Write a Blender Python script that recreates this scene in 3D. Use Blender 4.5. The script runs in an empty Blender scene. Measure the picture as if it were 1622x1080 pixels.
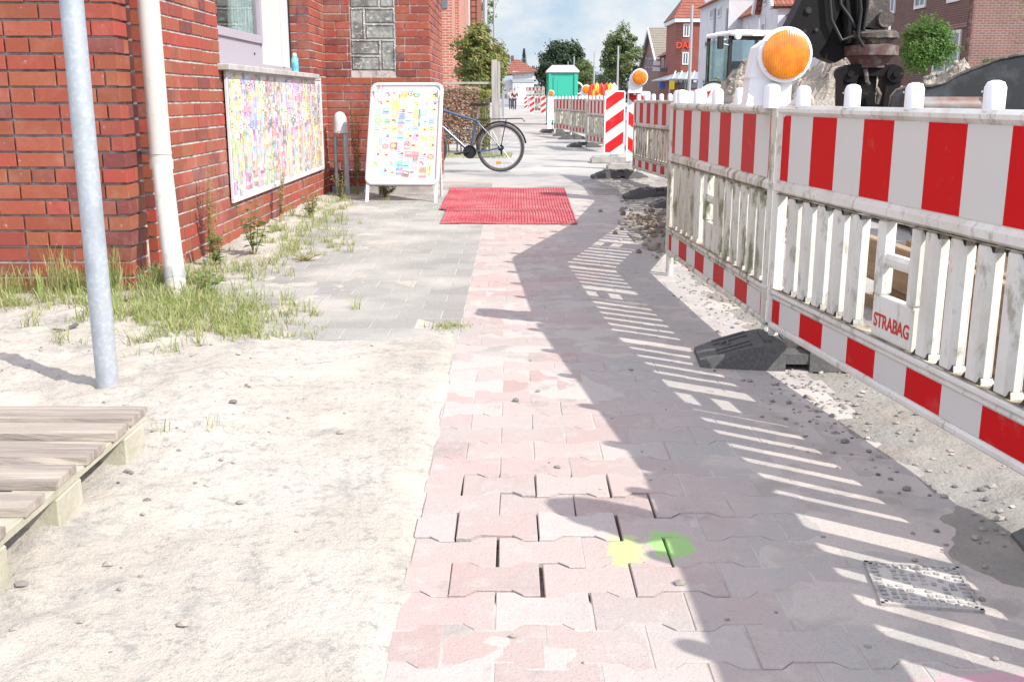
import bpy, math, random
import numpy as np
from mathutils import Vector, Matrix, Euler
R = math.radians
random.seed(7)
rng = np.random.default_rng(7)
S = bpy.context.scene
COL = S.collection

# ------------------------------------------------------------------ camera, light, exposure
TH = R(13.37); F = 1620.0; CH = 1.03
cd = bpy.data.cameras.new('camera'); cam = bpy.data.objects.new('camera', cd); COL.objects.link(cam)
cam.location = (0, 0, CH); cam.rotation_euler = (R(90) - TH, 0, 0)
cd.sensor_width = 36; cd.lens = 36 * F / 1622; cd.clip_start = 0.05; cd.clip_end = 3000
S.camera = cam
SUN_DIR = Vector((0.92, -0.66, 1.0)).normalized()          # towards the sun
ELEV = math.asin(SUN_DIR.z)
sd = bpy.data.lights.new('sun', 'SUN'); sd.energy = 2.05; sd.angle = R(0.5); sd.color = (1.0, 0.95, 0.87)
sun = bpy.data.objects.new('sun', sd); COL.objects.link(sun)
sun.rotation_euler = SUN_DIR.to_track_quat('Z', 'Y').to_euler(); sun.location = (5, -5, 8)
W = bpy.data.worlds.new('World'); S.world = W; W.use_nodes = True
wn, wl = W.node_tree.nodes, W.node_tree.links
wn.clear()
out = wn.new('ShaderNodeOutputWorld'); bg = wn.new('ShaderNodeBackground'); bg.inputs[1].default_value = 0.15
sky = wn.new('ShaderNodeTexSky'); sky.sky_type = 'NISHITA'; sky.sun_disc = False
sky.sun_elevation = ELEV; sky.sun_rotation = math.atan2(SUN_DIR.x, SUN_DIR.y)
sky.air_density = 0.8; sky.dust_density = 0.25; sky.ozone_density = 2.0
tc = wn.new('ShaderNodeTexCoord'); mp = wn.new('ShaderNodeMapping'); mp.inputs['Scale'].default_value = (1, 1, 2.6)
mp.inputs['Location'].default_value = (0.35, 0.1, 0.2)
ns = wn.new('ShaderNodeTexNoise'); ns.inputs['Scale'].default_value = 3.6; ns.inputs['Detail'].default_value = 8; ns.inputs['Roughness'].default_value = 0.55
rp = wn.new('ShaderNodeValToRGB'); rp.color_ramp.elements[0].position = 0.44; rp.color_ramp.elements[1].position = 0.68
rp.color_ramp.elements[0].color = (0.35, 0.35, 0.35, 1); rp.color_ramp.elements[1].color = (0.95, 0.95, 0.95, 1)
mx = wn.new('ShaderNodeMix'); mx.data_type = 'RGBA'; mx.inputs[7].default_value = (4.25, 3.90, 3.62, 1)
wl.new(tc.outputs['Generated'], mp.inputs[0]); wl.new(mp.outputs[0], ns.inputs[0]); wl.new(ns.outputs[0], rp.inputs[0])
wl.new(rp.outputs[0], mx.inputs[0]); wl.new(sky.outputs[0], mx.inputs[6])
# overhead clouds brightened as fill light; horizon band kept dimmer, pale blue with cumulus
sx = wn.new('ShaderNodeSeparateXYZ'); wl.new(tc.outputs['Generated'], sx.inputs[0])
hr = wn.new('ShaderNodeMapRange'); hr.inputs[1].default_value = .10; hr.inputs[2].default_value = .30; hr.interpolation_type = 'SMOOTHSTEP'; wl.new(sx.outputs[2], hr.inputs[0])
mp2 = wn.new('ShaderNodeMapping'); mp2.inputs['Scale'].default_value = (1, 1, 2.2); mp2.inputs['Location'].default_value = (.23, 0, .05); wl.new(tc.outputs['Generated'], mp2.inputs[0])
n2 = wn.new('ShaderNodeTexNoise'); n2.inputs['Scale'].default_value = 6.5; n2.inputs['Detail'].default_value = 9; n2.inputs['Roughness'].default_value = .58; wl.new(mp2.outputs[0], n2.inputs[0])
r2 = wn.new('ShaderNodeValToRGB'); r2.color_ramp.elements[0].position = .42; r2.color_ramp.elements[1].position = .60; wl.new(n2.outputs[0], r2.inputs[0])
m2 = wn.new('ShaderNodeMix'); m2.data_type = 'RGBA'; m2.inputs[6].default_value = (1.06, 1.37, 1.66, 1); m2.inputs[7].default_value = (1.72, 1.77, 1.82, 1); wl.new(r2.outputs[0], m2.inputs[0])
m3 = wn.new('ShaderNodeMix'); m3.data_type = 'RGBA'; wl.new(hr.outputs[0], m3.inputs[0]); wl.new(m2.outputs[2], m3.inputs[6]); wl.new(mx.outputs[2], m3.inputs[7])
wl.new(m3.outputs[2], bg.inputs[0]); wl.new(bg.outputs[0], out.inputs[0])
S.view_settings.view_transform = 'Standard'; S.view_settings.look = 'None'; S.view_settings.gamma = 1
S.view_settings.exposure = 1.8

# ------------------------------------------------------------------ survey helpers (photo pixel + distance -> metres)
def X(px, D, h=1.0): return (px - 811) / F * (D * math.cos(TH) + (CH - h) * math.sin(TH))
def Hh(py, D): return CH - D * math.tan(TH + math.atan((py - 540) / F))

# ------------------------------------------------------------------ mesh builder
class MB:
    def __init__(s): s.v = []; s.f = []; s.c = []
    def add(s, vs, fs, col=None):
        o = len(s.v); s.v += [tuple(p) for p in vs]; s.f += [tuple(i + o for i in f) for f in fs]
        s.c += [col] * len(fs); return s
    def box(s, c, d, rot=None, col=None, taper=1.0):
        x, y, z = d[0] / 2, d[1] / 2, d[2] / 2; t = taper
        vs = [Vector(p) for p in ((-x,-y,-z),(x,-y,-z),(x,y,-z),(-x,y,-z),(-x*t,-y*t,z),(x*t,-y*t,z),(x*t,y*t,z),(-x*t,y*t,z))]
        if rot is not None:
            M = rot if isinstance(rot, Matrix) else Euler(rot).to_matrix()
            vs = [M @ p for p in vs]
        c = Vector(c); vs = [p + c for p in vs]
        return s.add(vs, [(0,3,2,1),(4,5,6,7),(0,1,5,4),(1,2,6,5),(2,3,7,6),(3,0,4,7)], col)
    def bb(s, x0, x1, y0, y1, z0, z1, col=None):
        return s.box(((x0+x1)/2, (y0+y1)/2, (z0+z1)/2), (abs(x1-x0), abs(y1-y0), abs(z1-z0)), col=col)
    def cbox(s, c, d, b=0.004, rot=None, col=None):              # box with chamfered edges
        x, y, z = d[0]/2, d[1]/2, d[2]/2; vs = []
        for sx in (-1,1):
            for sy in (-1,1):
                for sz in (-1,1):
                    vs += [Vector((sx*x, sy*(y-b), sz*(z-b))), Vector((sx*(x-b), sy*y, sz*(z-b))), Vector((sx*(x-b), sy*(y-b), sz*z))]
        def I(sx, sy, sz, k): return (((sx+1)//2*2 + (sy+1)//2)*2 + (sz+1)//2)*3 + k
        fs = []
        for sg in (-1,1):
            a = [I(sg,-1,-1,0), I(sg,1,-1,0), I(sg,1,1,0), I(sg,-1,1,0)]; fs.append(a if sg > 0 else a[::-1])
            a = [I(-1,sg,-1,1), I(1,sg,-1,1), I(1,sg,1,1), I(-1,sg,1,1)]; fs.append(a[::-1] if sg > 0 else a)
            a = [I(-1,-1,sg,2), I(1,-1,sg,2), I(1,1,sg,2), I(-1,1,sg,2)]; fs.append(a if sg > 0 else a[::-1])
        for p in (-1,1):
            for q in (-1,1):
                fs.append([I(p,q,-1,0), I(p,q,1,0), I(p,q,1,1), I(p,q,-1,1)])
                fs.append([I(p,-1,q,0), I(p,1,q,0), I(p,1,q,2), I(p,-1,q,2)])
                fs.append([I(-1,p,q,1), I(1,p,q,1), I(1,p,q,2), I(-1,p,q,2)])
                for r_ in (-1,1): fs.append([I(p,q,r_,0), I(p,q,r_,1), I(p,q,r_,2)])
        if rot is not None:
            M = rot if isinstance(rot, Matrix) else Euler(rot).to_matrix(); vs = [M @ p for p in vs]
        c = Vector(c); return s.add([p + c for p in vs], fs, col)
    def tube(s, pts, r, n=10, cap=True, col=None):
        pts = [Vector(p) for p in pts]; k = len(pts)
        rs = r if isinstance(r, (list, tuple)) else [r] * k
        vs = []; up = None
        for i, p in enumerate(pts):
            t = (pts[min(i+1,k-1)] - pts[max(i-1,0)]).normalized()
            if up is None: up = Vector((0,0,1)) if abs(t.z) < 0.9 else Vector((0,1,0))
            a = t.cross(up).normalized(); b = a.cross(t).normalized(); up = b
            for j in range(n):
                an = 2*math.pi*j/n; vs.append(p + (a*math.cos(an) + b*math.sin(an)) * rs[i])
        fs = [(i*n+j, i*n+(j+1)%n, (i+1)*n+(j+1)%n, (i+1)*n+j) for i in range(k-1) for j in range(n)]
        if cap: fs += [tuple(range(n))[::-1], tuple((k-1)*n+j for j in range(n))]
        return s.add(vs, fs, col)
    def ring(s, c, R0, r, axis='y', n=40, m=8, col=None, a0=0, a1=2*math.pi):
        c = Vector(c); full = abs(a1-a0-2*math.pi) < 1e-6; vs = []; nn = n if full else n+1
        for i in range(nn):
            a = a0 + (a1-a0)*i/n
            for j in range(m):
                b = 2*math.pi*j/m; q = R0 + r*math.cos(b); w = r*math.sin(b)
                p = {'y': (q*math.cos(a), w, q*math.sin(a)), 'z': (q*math.cos(a), q*math.sin(a), w), 'x': (w, q*math.cos(a), q*math.sin(a))}[axis]
                vs.append(c + Vector(p))
        fs = [(i*m+j, i*m+(j+1)%m, ((i+1)%nn)*m+(j+1)%m, ((i+1)%nn)*m+j) for i in range(n) for j in range(m)]
        return s.add(vs, fs, col)
    def lathe(s, c, prof, n=24, axis='z', col=None):
        c = Vector(c); vs = []; k = len(prof)
        for (r, h) in prof:
            for j in range(n):
                a = 2*math.pi*j/n
                p = {'z': (r*math.cos(a), r*math.sin(a), h), 'y': (r*math.cos(a), h, r*math.sin(a)), 'x': (h, r*math.cos(a), r*math.sin(a))}[axis]
                vs.append(c + Vector(p))
        fs = [(i*n+j, i*n+(j+1)%n, (i+1)*n+(j+1)%n, (i+1)*n+j) for i in range(k-1) for j in range(n)]
        fs += [tuple(range(n))[::-1], tuple((k-1)*n+j for j in range(n))]
        return s.add(vs, fs, col)
    def prism(s, poly, a, b, plane='xz', col=None):
        n = len(poly)
        def P(u, v, w): return {'xz': (u, w, v), 'yz': (w, u, v), 'xy': (u, v, w)}[plane]
        vs = [P(u, v, a) for u, v in poly] + [P(u, v, b) for u, v in poly]
        return s.add(vs, [tuple(range(n)), tuple(range(n, 2*n))[::-1]] + [(i, (i+1)%n, n+(i+1)%n, n+i) for i in range(n)], col)
    def blob(s, c, rad, n=2, jit=0.2, col=None, sq=(1,1,1)):
        t = (1+5**.5)/2
        vs = [Vector(p).normalized() for p in ((-1,t,0),(1,t,0),(-1,-t,0),(1,-t,0),(0,-1,t),(0,1,t),(0,-1,-t),(0,1,-t),(t,0,-1),(t,0,1),(-t,0,-1),(-t,0,1))]
        fs = [(0,11,5),(0,5,1),(0,1,7),(0,7,10),(0,10,11),(1,5,9),(5,11,4),(11,10,2),(10,7,6),(7,1,8),(3,9,4),(3,4,2),(3,2,6),(3,6,8),(3,8,9),(4,9,5),(2,4,11),(6,2,10),(8,6,7),(9,8,1)]
        for _ in range(n-1):
            mid = {}; nf = []
            def m_(a, b):
                k = (min(a,b), max(a,b))
                if k not in mid: vs.append((vs[a]+vs[b]).normalized()); mid[k] = len(vs)-1
                return mid[k]
            for a, b, d in fs:
                p, q, r_ = m_(a,b), m_(b,d), m_(d,a); nf += [(a,p,r_),(b,q,p),(d,r_,q),(p,q,r_)]
            fs = nf
        c = Vector(c); o = []
        for p in vs:
            k = rad * (1 + random.uniform(-jit, jit)); o.append(c + Vector((p.x*k*sq[0], p.y*k*sq[1], p.z*k*sq[2])))
        return s.add(o, fs, col)
    def xf(s, M):
        s.v = [tuple(M @ Vector(p)) for p in s.v]; return s
    def build(s, name, m, parent=None, smooth=False):
        me = bpy.data.meshes.new(name); me.from_pydata(s.v, [], s.f); me.validate()
        if any(c is not None for c in s.c) and len(me.polygons) == len(s.c):
            at = me.color_attributes.new('Col', 'FLOAT_COLOR', 'CORNER')
            data = []
            for p, c in zip(me.polygons, s.c):
                c = c or (.8, .8, .8); data += [c[0], c[1], c[2], 1.0] * len(p.vertices)
            at.data.foreach_set('color', data)
        if smooth:
            me.polygons.foreach_set('use_smooth', [True]*len(me.polygons))
            try: me.set_sharp_from_angle(angle=R(40))
            except Exception: pass
        me.materials.append(m)
        o = bpy.data.objects.new(name, me); COL.objects.link(o)
        if parent: o.parent = parent
        return o

def tag(o, label=None, cat=None, group=None, kind=None):
    if label: o['label'] = label
    if cat: o['category'] = cat
    if group: o['group'] = group
    if kind: o['kind'] = kind
    return o
def thing(name, label, cat, loc=(0,0,0), rz=0, group=None):
    o = bpy.data.objects.new(name, None); COL.objects.link(o); o.empty_display_size = .1
    o.location = loc; o.rotation_euler = (0, 0, rz); return tag(o, label, cat, group)
def copy_tree(o, parent=None):
    kids = list(o.children); c = o.copy(); COL.objects.link(c)
    if parent: c.parent = parent
    for k in kids: copy_tree(k, c)
    return c
def dup(o, loc, rz, label, scale=None):
    c = copy_tree(o); c.location = loc; c.rotation_euler = (0, 0, rz); c['label'] = label
    if scale: c.scale = scale
    return c
def text_mesh(name, body, size, m, parent, loc, rot, depth=0.001, sx=1.0, spacing=1.0):
    cu = bpy.data.curves.new(name, 'FONT'); cu.body = body; cu.size = size; cu.extrude = depth; cu.align_x = 'CENTER'; cu.align_y = 'CENTER'
    cu.offset = size*0.022; cu.space_character = spacing
    t = bpy.data.objects.new(name, cu); COL.objects.link(t)
    dg = bpy.context.evaluated_depsgraph_get(); me = bpy.data.meshes.new_from_object(t.evaluated_get(dg))
    bpy.data.objects.remove(t); me.materials.clear(); me.materials.append(m)
    o = bpy.data.objects.new(name, me); COL.objects.link(o); o.parent = parent; o.location = loc; o.rotation_euler = rot; o.scale = (sx, 1, 1)
    return o

# ------------------------------------------------------------------ materials
def mat(name, col, rough=.6, var=None, bump=None, metal=0, island=None, attr=False, spec=.5, grime=None, trans=0, stretch=(1,1,1), extra=None, sheet=False):
    m = bpy.data.materials.new(name); m.use_nodes = True; N, L = m.node_tree.nodes, m.node_tree.links
    b = N['Principled BSDF']; b.inputs['Roughness'].default_value = rough; b.inputs['Metallic'].default_value = metal
    b.inputs['Specular IOR Level'].default_value = spec
    if trans: b.inputs['Transmission Weight'].default_value = trans
    g = N.new('ShaderNodeNewGeometry'); mpn = N.new('ShaderNodeMapping'); mpn.inputs['Scale'].default_value = stretch
    L.new(g.outputs['Position'], mpn.inputs[0]); P = mpn.outputs[0]
    def noise(scale, detail=5, rough_=.55):
        n = N.new('ShaderNodeTexNoise'); n.inputs['Scale'].default_value = scale; n.inputs['Detail'].default_value = detail
        n.inputs['Roughness'].default_value = rough_; L.new(P, n.inputs[0]); return n.outputs[0]
    def ramp(src, lo, hi):
        r = N.new('ShaderNodeMapRange'); r.inputs[1].default_value = lo; r.inputs[2].default_value = hi; L.new(src, r.inputs[0]); return r.outputs[0]
    def mixc(fac, a, bb_):
        x = N.new('ShaderNodeMix'); x.data_type = 'RGBA'; L.new(fac, x.inputs[0])
        for i, v in ((6, a), (7, bb_)):
            if isinstance(v, tuple): x.inputs[i].default_value = (*v, 1)
            else: L.new(v, x.inputs[i])
        return x.outputs[2]
    rgb = N.new('ShaderNodeRGB'); rgb.outputs[0].default_value = (*col, 1); C = rgb.outputs[0]
    if attr:
        a = N.new('ShaderNodeAttribute'); a.attribute_name = 'Col'; C = a.outputs[0]
    if island:
        cr = N.new('ShaderNodeValToRGB'); cr.color_ramp.interpolation = 'LINEAR'
        while len(cr.color_ramp.elements) < len(island): cr.color_ramp.elements.new(.5)
        for i, c in enumerate(island):
            cr.color_ramp.elements[i].position = i/(len(island)-1); cr.color_ramp.elements[i].color = (*c, 1)
        L.new(g.outputs['Random Per Island'], cr.inputs[0]); C = cr.outputs[0]
    if var:
        for (c2, sc, lo, hi) in var:
            C = mixc(ramp(noise(sc), lo, hi), C, c2)
    if grime:
        for (c2, sc, lo, hi, k) in grime:
            n = N.new('ShaderNodeMath'); n.operation = 'MULTIPLY'; n.inputs[1].default_value = k; L.new(ramp(noise(sc, 8, .7), lo, hi), n.inputs[0])
            C = mixc(n.outputs[0], C, c2)
    if extra: C = extra(N, L, g, C, noise, ramp, mixc)
    L.new(C, b.inputs['Base Color'])
    if bump:
        h = None
        for (sc, st) in bump:
            n = N.new('ShaderNodeMath'); n.operation = 'MULTIPLY'; n.inputs[1].default_value = st; L.new(noise(sc, 8, .65), n.inputs[0])
            if h is None: h = n.outputs[0]
            else:
                ad = N.new('ShaderNodeMath'); ad.operation = 'ADD'; L.new(h, ad.inputs[0]); L.new(n.outputs[0], ad.inputs[1]); h = ad.outputs[0]
        bp = N.new('ShaderNodeBump'); bp.inputs['Strength'].default_value = 1; bp.inputs['Distance'].default_value = 1
        L.new(h, bp.inputs['Height']); L.new(bp.outputs[0], b.inputs['Normal'])
    if sheet:
        t = N.new('ShaderNodeBsdfTranslucent'); L.new(C, t.inputs[0]); ms = N.new('ShaderNodeMixShader'); ms.inputs[0].default_value = .35
        L.new(b.outputs[0], ms.inputs[1]); L.new(t.outputs[0], ms.inputs[2]); L.new(ms.outputs[0], N['Material Output'].inputs[0])
    return m

def brick_tex(name, c1, c2, mortar, scale=1.0, extra_dust=None):
    m = bpy.data.materials.new(name); m.use_nodes = True; N, L = m.node_tree.nodes, m.node_tree.links; b = N['Principled BSDF']
    b.inputs['Roughness'].default_value = .85
    g = N.new('ShaderNodeNewGeometry'); sp = N.new('ShaderNodeSeparateXYZ'); ad = N.new('ShaderNodeMath'); cb = N.new('ShaderNodeCombineXYZ')
    L.new(g.outputs['Position'], sp.inputs[0]); L.new(sp.outputs[0], ad.inputs[0]); L.new(sp.outputs[1], ad.inputs[1]); L.new(ad.outputs[0], cb.inputs[0]); L.new(sp.outputs[2], cb.inputs[1])
    br = N.new('ShaderNodeTexBrick'); br.inputs['Scale'].default_value = 1/scale; br.inputs['Mortar Size'].default_value = .011; br.inputs['Brick Width'].default_value = .25; br.inputs['Row Height'].default_value = .0833
    br.inputs['Color1'].default_value = (*c1,1); br.inputs['Color2'].default_value = (*c2,1); br.inputs['Mortar'].default_value = (*mortar,1); br.inputs['Bias'].default_value = 0
    L.new(cb.outputs[0], br.inputs[0]); ns_ = N.new('ShaderNodeTexNoise'); ns_.inputs['Scale'].default_value = 1.3; L.new(g.outputs['Position'], ns_.inputs[0])
    x = N.new('ShaderNodeMix'); x.data_type = 'RGBA'; x.blend_type = 'MULTIPLY'; x.inputs[0].default_value = .35; L.new(br.outputs[0], x.inputs[6]); L.new(ns_.outputs[0], x.inputs[7])
    L.new(x.outputs[2], b.inputs['Base Color'])
    bp = N.new('ShaderNodeBump'); bp.inputs['Distance'].default_value = .01; bp.invert = True; L.new(br.outputs['Fac'], bp.inputs['Height']); L.new(bp.outputs[0], b.inputs['Normal'])
    return m
def tile_tex(name, c1, c2):
    m = bpy.data.materials.new(name); m.use_nodes = True; N, L = m.node_tree.nodes, m.node_tree.links; b = N['Principled BSDF']; b.inputs['Roughness'].default_value = .75
    g = N.new('ShaderNodeNewGeometry'); sp = N.new('ShaderNodeSeparateXYZ'); ad = N.new('ShaderNodeMath'); cb = N.new('ShaderNodeCombineXYZ')
    L.new(g.outputs['Position'], sp.inputs[0]); L.new(sp.outputs[0], ad.inputs[0]); L.new(sp.outputs[1], ad.inputs[1]); L.new(ad.outputs[0], cb.inputs[0]); L.new(sp.outputs[2], cb.inputs[1])
    br = N.new('ShaderNodeTexBrick'); br.inputs['Scale'].default_value = 1; br.inputs['Mortar Size'].default_value = .03; br.inputs['Brick Width'].default_value = .25; br.inputs['Row Height'].default_value = .28; br.offset = 0
    br.inputs['Color1'].default_value = (*c1,1); br.inputs['Color2'].default_value = (*c2,1); br.inputs['Mortar'].default_value = (*[v*.35 for v in c1],1)
    L.new(cb.outputs[0], br.inputs[0]); L.new(br.outputs[0], b.inputs['Base Color'])
    bp = N.new('ShaderNodeBump'); bp.inputs['Distance'].default_value = .03; bp.invert = True; L.new(br.outputs['Fac'], bp.inputs['Height']); L.new(bp.outputs[0], b.inputs['Normal'])
    return m

M = {}
M['brick'] = mat('brick', (.4,.1,.06), .65, spec=.2, island=[(.22,.050,.040),(.29,.076,.046),(.21,.064,.034),(.31,.056,.042),(.26,.088,.044),(.14,.042,.042),(.28,.080,.046),(.25,.054,.042)],
                 var=[((.22,.07,.05), 30, .5, .9)], grime=[((.50,.36,.30), 2.2, .5, .8, .35), ((.55,.45,.40), 26, .63, .72, .6)], bump=[(90, .0018),(14,.002)])
M['mortar'] = mat('mortar', (.46,.425,.40), .95, var=[((.15,.13,.12), 14, .45, .7)], bump=[(120,.004)])
M['concrete'] = mat('concrete', (.38,.36,.33), .9, var=[((.24,.23,.21), 6, .4, .7)], bump=[(60,.003)])
M['galv'] = mat('galvanised steel', (.35,.385,.42), .45, metal=.3, var=[((.42,.455,.49), 60, .48, .62), ((.29,.32,.355), 7, .5, .7)], bump=[(60,.0008)])
M['pipe'] = mat('pipe plastic', (.47,.435,.40), .55, spec=.2, grime=[((.26,.23,.20), 9, .52, .7, .6)], bump=[(30,.0006)])
M['pipe_band'] = mat('pipe band', (.30,.30,.31), .6)
M['white'] = mat('white paint', (.52,.52,.53), .4, grime=[((.45,.42,.38), 7, .6, .8, .4)])
M['frame'] = mat('window frame', (.34,.31,.35), .4)
M['frame_w'] = mat('window panel white', (.50,.48,.46), .5)
M['sill'] = mat('sill', (.38,.36,.34), .8, var=[((.25,.24,.22), 12, .4, .7)], bump=[(60,.002)])
M['glass'] = mat('glass', (.85,.92,.92), .02, spec=.6, trans=1)
M['pane'] = mat('dark pane', (.10,.13,.15), .06, spec=1.0)
M['curtain'] = mat('curtain', (.55,.66,.64), .9)
M['glassblock'] = mat('glass block', (.27,.285,.26), .15, spec=.9, var=[((.12,.13,.12), 9, .4, .6), ((.38,.40,.37), 26, .58, .64)], bump=[(26,.010)])
M['paper'] = mat('print', (.8,.8,.8), .6, attr=True)
M['plastic'] = mat('barrier plastic', (.66,.645,.60), .42, grime=[((.38,.34,.25), 4, .46, .72, .6), ((.19,.18,.12), 18, .55, .66, .7), ((.26,.23,.18), 55, .62, .72, .6)], bump=[(25,.0008)], stretch=(1,1,.45))
M['plastic_dirty'] = mat('mossy barrier plastic', (.60,.58,.52), .5, grime=[((.38,.34,.24), 4, .42, .68, .7), ((.15,.155,.08), 18, .50, .60, .9), ((.24,.21,.15), 55, .58, .70, .7)], bump=[(25,.0008)], stretch=(1,1,.3))
M['plastic_clean'] = mat('lamp plastic', (.74,.74,.76), .35)
M['film_r'] = mat('red film', (.50,.018,.022), .5, spec=.12, var=[((.62,.10,.07), 5, .5, .85)], grime=[((.6,.5,.45), 35, .72, .78, .6)])
M['film'] = mat('striped film', (.5,.5,.5), .5, spec=.05, attr=True, grime=[((.5,.36,.33), 3.5, .58, .8, .25), ((.34,.30,.27), 9, .6, .8, .35), ((.12,.10,.10), 34, .68, .73, .8), ((.6,.55,.5), 60, .72, .76, .7)])
M['film_w'] = mat('white film', (.44,.42,.41), .35, grime=[((.30,.26,.24), 9, .6, .8, .4),((.15,.13,.12), 40, .7, .76, .7)])
M['film_r2'] = mat('faded red film', (.40,.06,.06), .4, grime=[((.6,.5,.45), 12, .5, .8, .4)])
M['grimeline'] = mat('settled dirt', (.30,.25,.17), .95, var=[((.12,.10,.07), 25, .45, .6), ((.55,.5,.42), 9, .55, .65)])
M['red_ink'] = mat('red stencil', (.48,.03,.02), .6)
M['rubber'] = mat('recycled rubber', (.085,.085,.085), .9, spec=.1, grime=[((.19,.185,.175), 90, .40, .65, .45)], bump=[(110,.0008)])
M['tyre'] = mat('tyre', (.05,.05,.05), .8, grime=[((.25,.23,.2), 20, .5, .8, .5)])
def ribx(N, L, g, C, noise, ramp, mixc):
    wv = N.new('ShaderNodeTexWave'); wv.inputs['Scale'].default_value = 34; wv.inputs['Distortion'].default_value = .2; L.new(g.outputs['Position'], wv.inputs[0])
    bp = N.new('ShaderNodeBump'); bp.inputs['Distance'].default_value = .0005; L.new(wv.outputs['Fac'], bp.inputs['Height']); L.new(bp.outputs[0], N['Principled BSDF'].inputs['Normal'])
    return C
M['amber'] = mat('amber lens', (.62,.20,.004), .22, spec=.7, var=[((.50,.13,.002), 22, .4, .6)], extra=ribx)
M['blue'] = mat('bicycle paint', (.045,.085,.17), .25, spec=.8)
M['chrome'] = mat('bare metal', (.5,.5,.5), .3, metal=.9)
M['black'] = mat('black part', (.018,.018,.02), .5, spec=.25)
M['reflector'] = mat('orange reflector', (.8,.22,.02), .3)
M['mat_red'] = mat('red mat', (.36,.045,.065), .8, spec=.15, grime=[((.46,.25,.24), 2.2, .42, .7, .55), ((.42,.34,.30), 35, .52, .66, .6)])
M['wood'] = mat('weathered board', (.33,.285,.24), .9, var=[((.20,.17,.15), 3, .4, .7), ((.46,.40,.34), 9, .5, .75)], bump=[(16,.008)], stretch=(.35,6,3))
M['wood_y'] = mat('pallet block', (.40,.375,.31), .92, var=[((.28,.27,.19), 5, .45, .7)], bump=[(30,.006)])
M['timber'] = mat('site timber', (.34,.24,.14), .85, var=[((.20,.14,.09), 2.5, .4, .7), ((.42,.33,.2), 8, .55, .75)], bump=[(18,.005)], stretch=(6,.4,5))
M['teal'] = mat('toilet green', (.03,.38,.27), .45)
M['steel'] = mat('dark machine steel', (.011,.010,.010), .6, spec=.12, grime=[((.18,.155,.13), 6, .62, .74, .6)], bump=[(40,.002)])
M['mud'] = mat('muddy steel', (.075,.062,.055), .85, var=[((.22,.185,.15), 8, .52, .68), ((.06,.05,.05), 13, .55, .65)], bump=[(30,.014)])
M['rust'] = mat('rusty paint', (.085,.035,.03), .7, var=[((.15,.13,.11), 9, .5, .65)], bump=[(40,.006)])
M['scrape'] = mat('scraped steel', (.030,.031,.034), .55, spec=.2, var=[((.075,.08,.09), 6, .45, .7)], grime=[((.2,.19,.17), 20, .62, .8, .4)])
M['copper'] = mat('rusty roller', (.15,.06,.035), .5, var=[((.19,.185,.18), 3, .45, .6)])
M['heap'] = mat('dug sand', (.46,.415,.345), .95, var=[((.22,.18,.15), 3.5, .5, .62), ((.55,.50,.42), 11, .5, .7)], bump=[(7,.10),(28,.04)])
M['tarmac_lump'] = mat('soil', (.26,.215,.17), .95, var=[((.16,.13,.1), 6, .4, .7)], bump=[(20,.02)])
M['grey_post'] = mat('grey wood', (.36,.34,.31), .9, var=[((.24,.23,.21), 6, .4, .7)], stretch=(4,4,.4))
M['lamp_post'] = mat('grey pole', (.32,.34,.36), .5)
M['bark'] = mat('bark', (.12,.09,.07), .9, var=[((.2,.16,.12), 14, .4, .7)], bump=[(40,.01)])
def leafm(n, a, b, c): return mat(n, a, .55, island=[a, b, c, b, a], sheet=True)
M['leaf'] = leafm('leaf green', (.06,.12,.03), (.12,.17,.05), (.19,.21,.08))
M['leaf_bright'] = leafm('leaf bright', (.05,.13,.015), (.09,.19,.03), (.14,.24,.05))
M['leaf_dark'] = leafm('leaf dark', (.020,.042,.020), (.034,.062,.026), (.05,.08,.035))
M['leaf_yel'] = leafm('leaf mixed', (.10,.17,.03), (.20,.23,.06), (.30,.22,.08))
M['dry_y'] = leafm('straw leaf', (.42,.30,.12), (.34,.34,.14), (.45,.24,.14))
M['dry'] = leafm('dry leaf', (.28,.19,.12), (.38,.27,.18), (.22,.14,.09))
M['grassm'] = mat('grass blade', (.15,.2,.06), .7, island=[(.16,.24,.05),(.28,.33,.10),(.42,.38,.20),(.20,.30,.07),(.50,.44,.26)], sheet=True)
M['rooft'] = tile_tex('red roof tiles', (.25,.07,.042), (.33,.10,.058))
M['rooft_o'] = tile_tex('orange roof tiles', (.36,.12,.065), (.42,.15,.085))
M['rooft_g'] = tile_tex('grey roof tiles', (.22,.19,.15), (.27,.23,.19))
M['rooft_d'] = tile_tex('dark red roof tiles', (.16,.04,.035), (.2,.05,.04))
M['bk_far'] = brick_tex('pale red brick', (.46,.14,.09), (.40,.11,.07), (.55,.45,.38))
M['bk_dark'] = brick_tex('dark brown brick', (.13,.055,.045), (.17,.075,.055), (.2,.16,.14))  # also the brown house's street face, its shade put into the tone
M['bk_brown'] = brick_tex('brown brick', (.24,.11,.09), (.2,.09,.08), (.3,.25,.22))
M['bk_red'] = brick_tex('deep red brick', (.26,.05,.035), (.3,.06,.04), (.3,.15,.12))
M['render_w'] = mat('white render', (.55,.55,.58), .9, var=[((.47,.47,.50), 1.2, .4, .7)])
M['awning'] = mat('canopy glass', (.30,.36,.40), .3)
M['signblue'] = mat('blue sign', (.05,.12,.4), .5); M['signyel'] = mat('yellow sign', (.8,.6,.02), .5); M['signwhite'] = mat('white sign', (.58,.58,.58), .5)
M['skin'] = mat('skin', (.5,.3,.22), .6); M['cloth_w'] = mat('white shirt', (.7,.7,.7), .9); M['cloth_d'] = mat('dark clothes', (.05,.05,.07), .9); M['hair'] = mat('hair', (.06,.04,.03), .8)
M['flag_r'] = mat('orange red plastic', (.6,.05,.02), .5); M['flag_y'] = mat('yellow plastic', (.75,.5,.06), .5)
M['can'] = mat('blue can', (.08,.35,.6), .4, var=[((.2,.5,.3), 30, .5, .55)])

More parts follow.
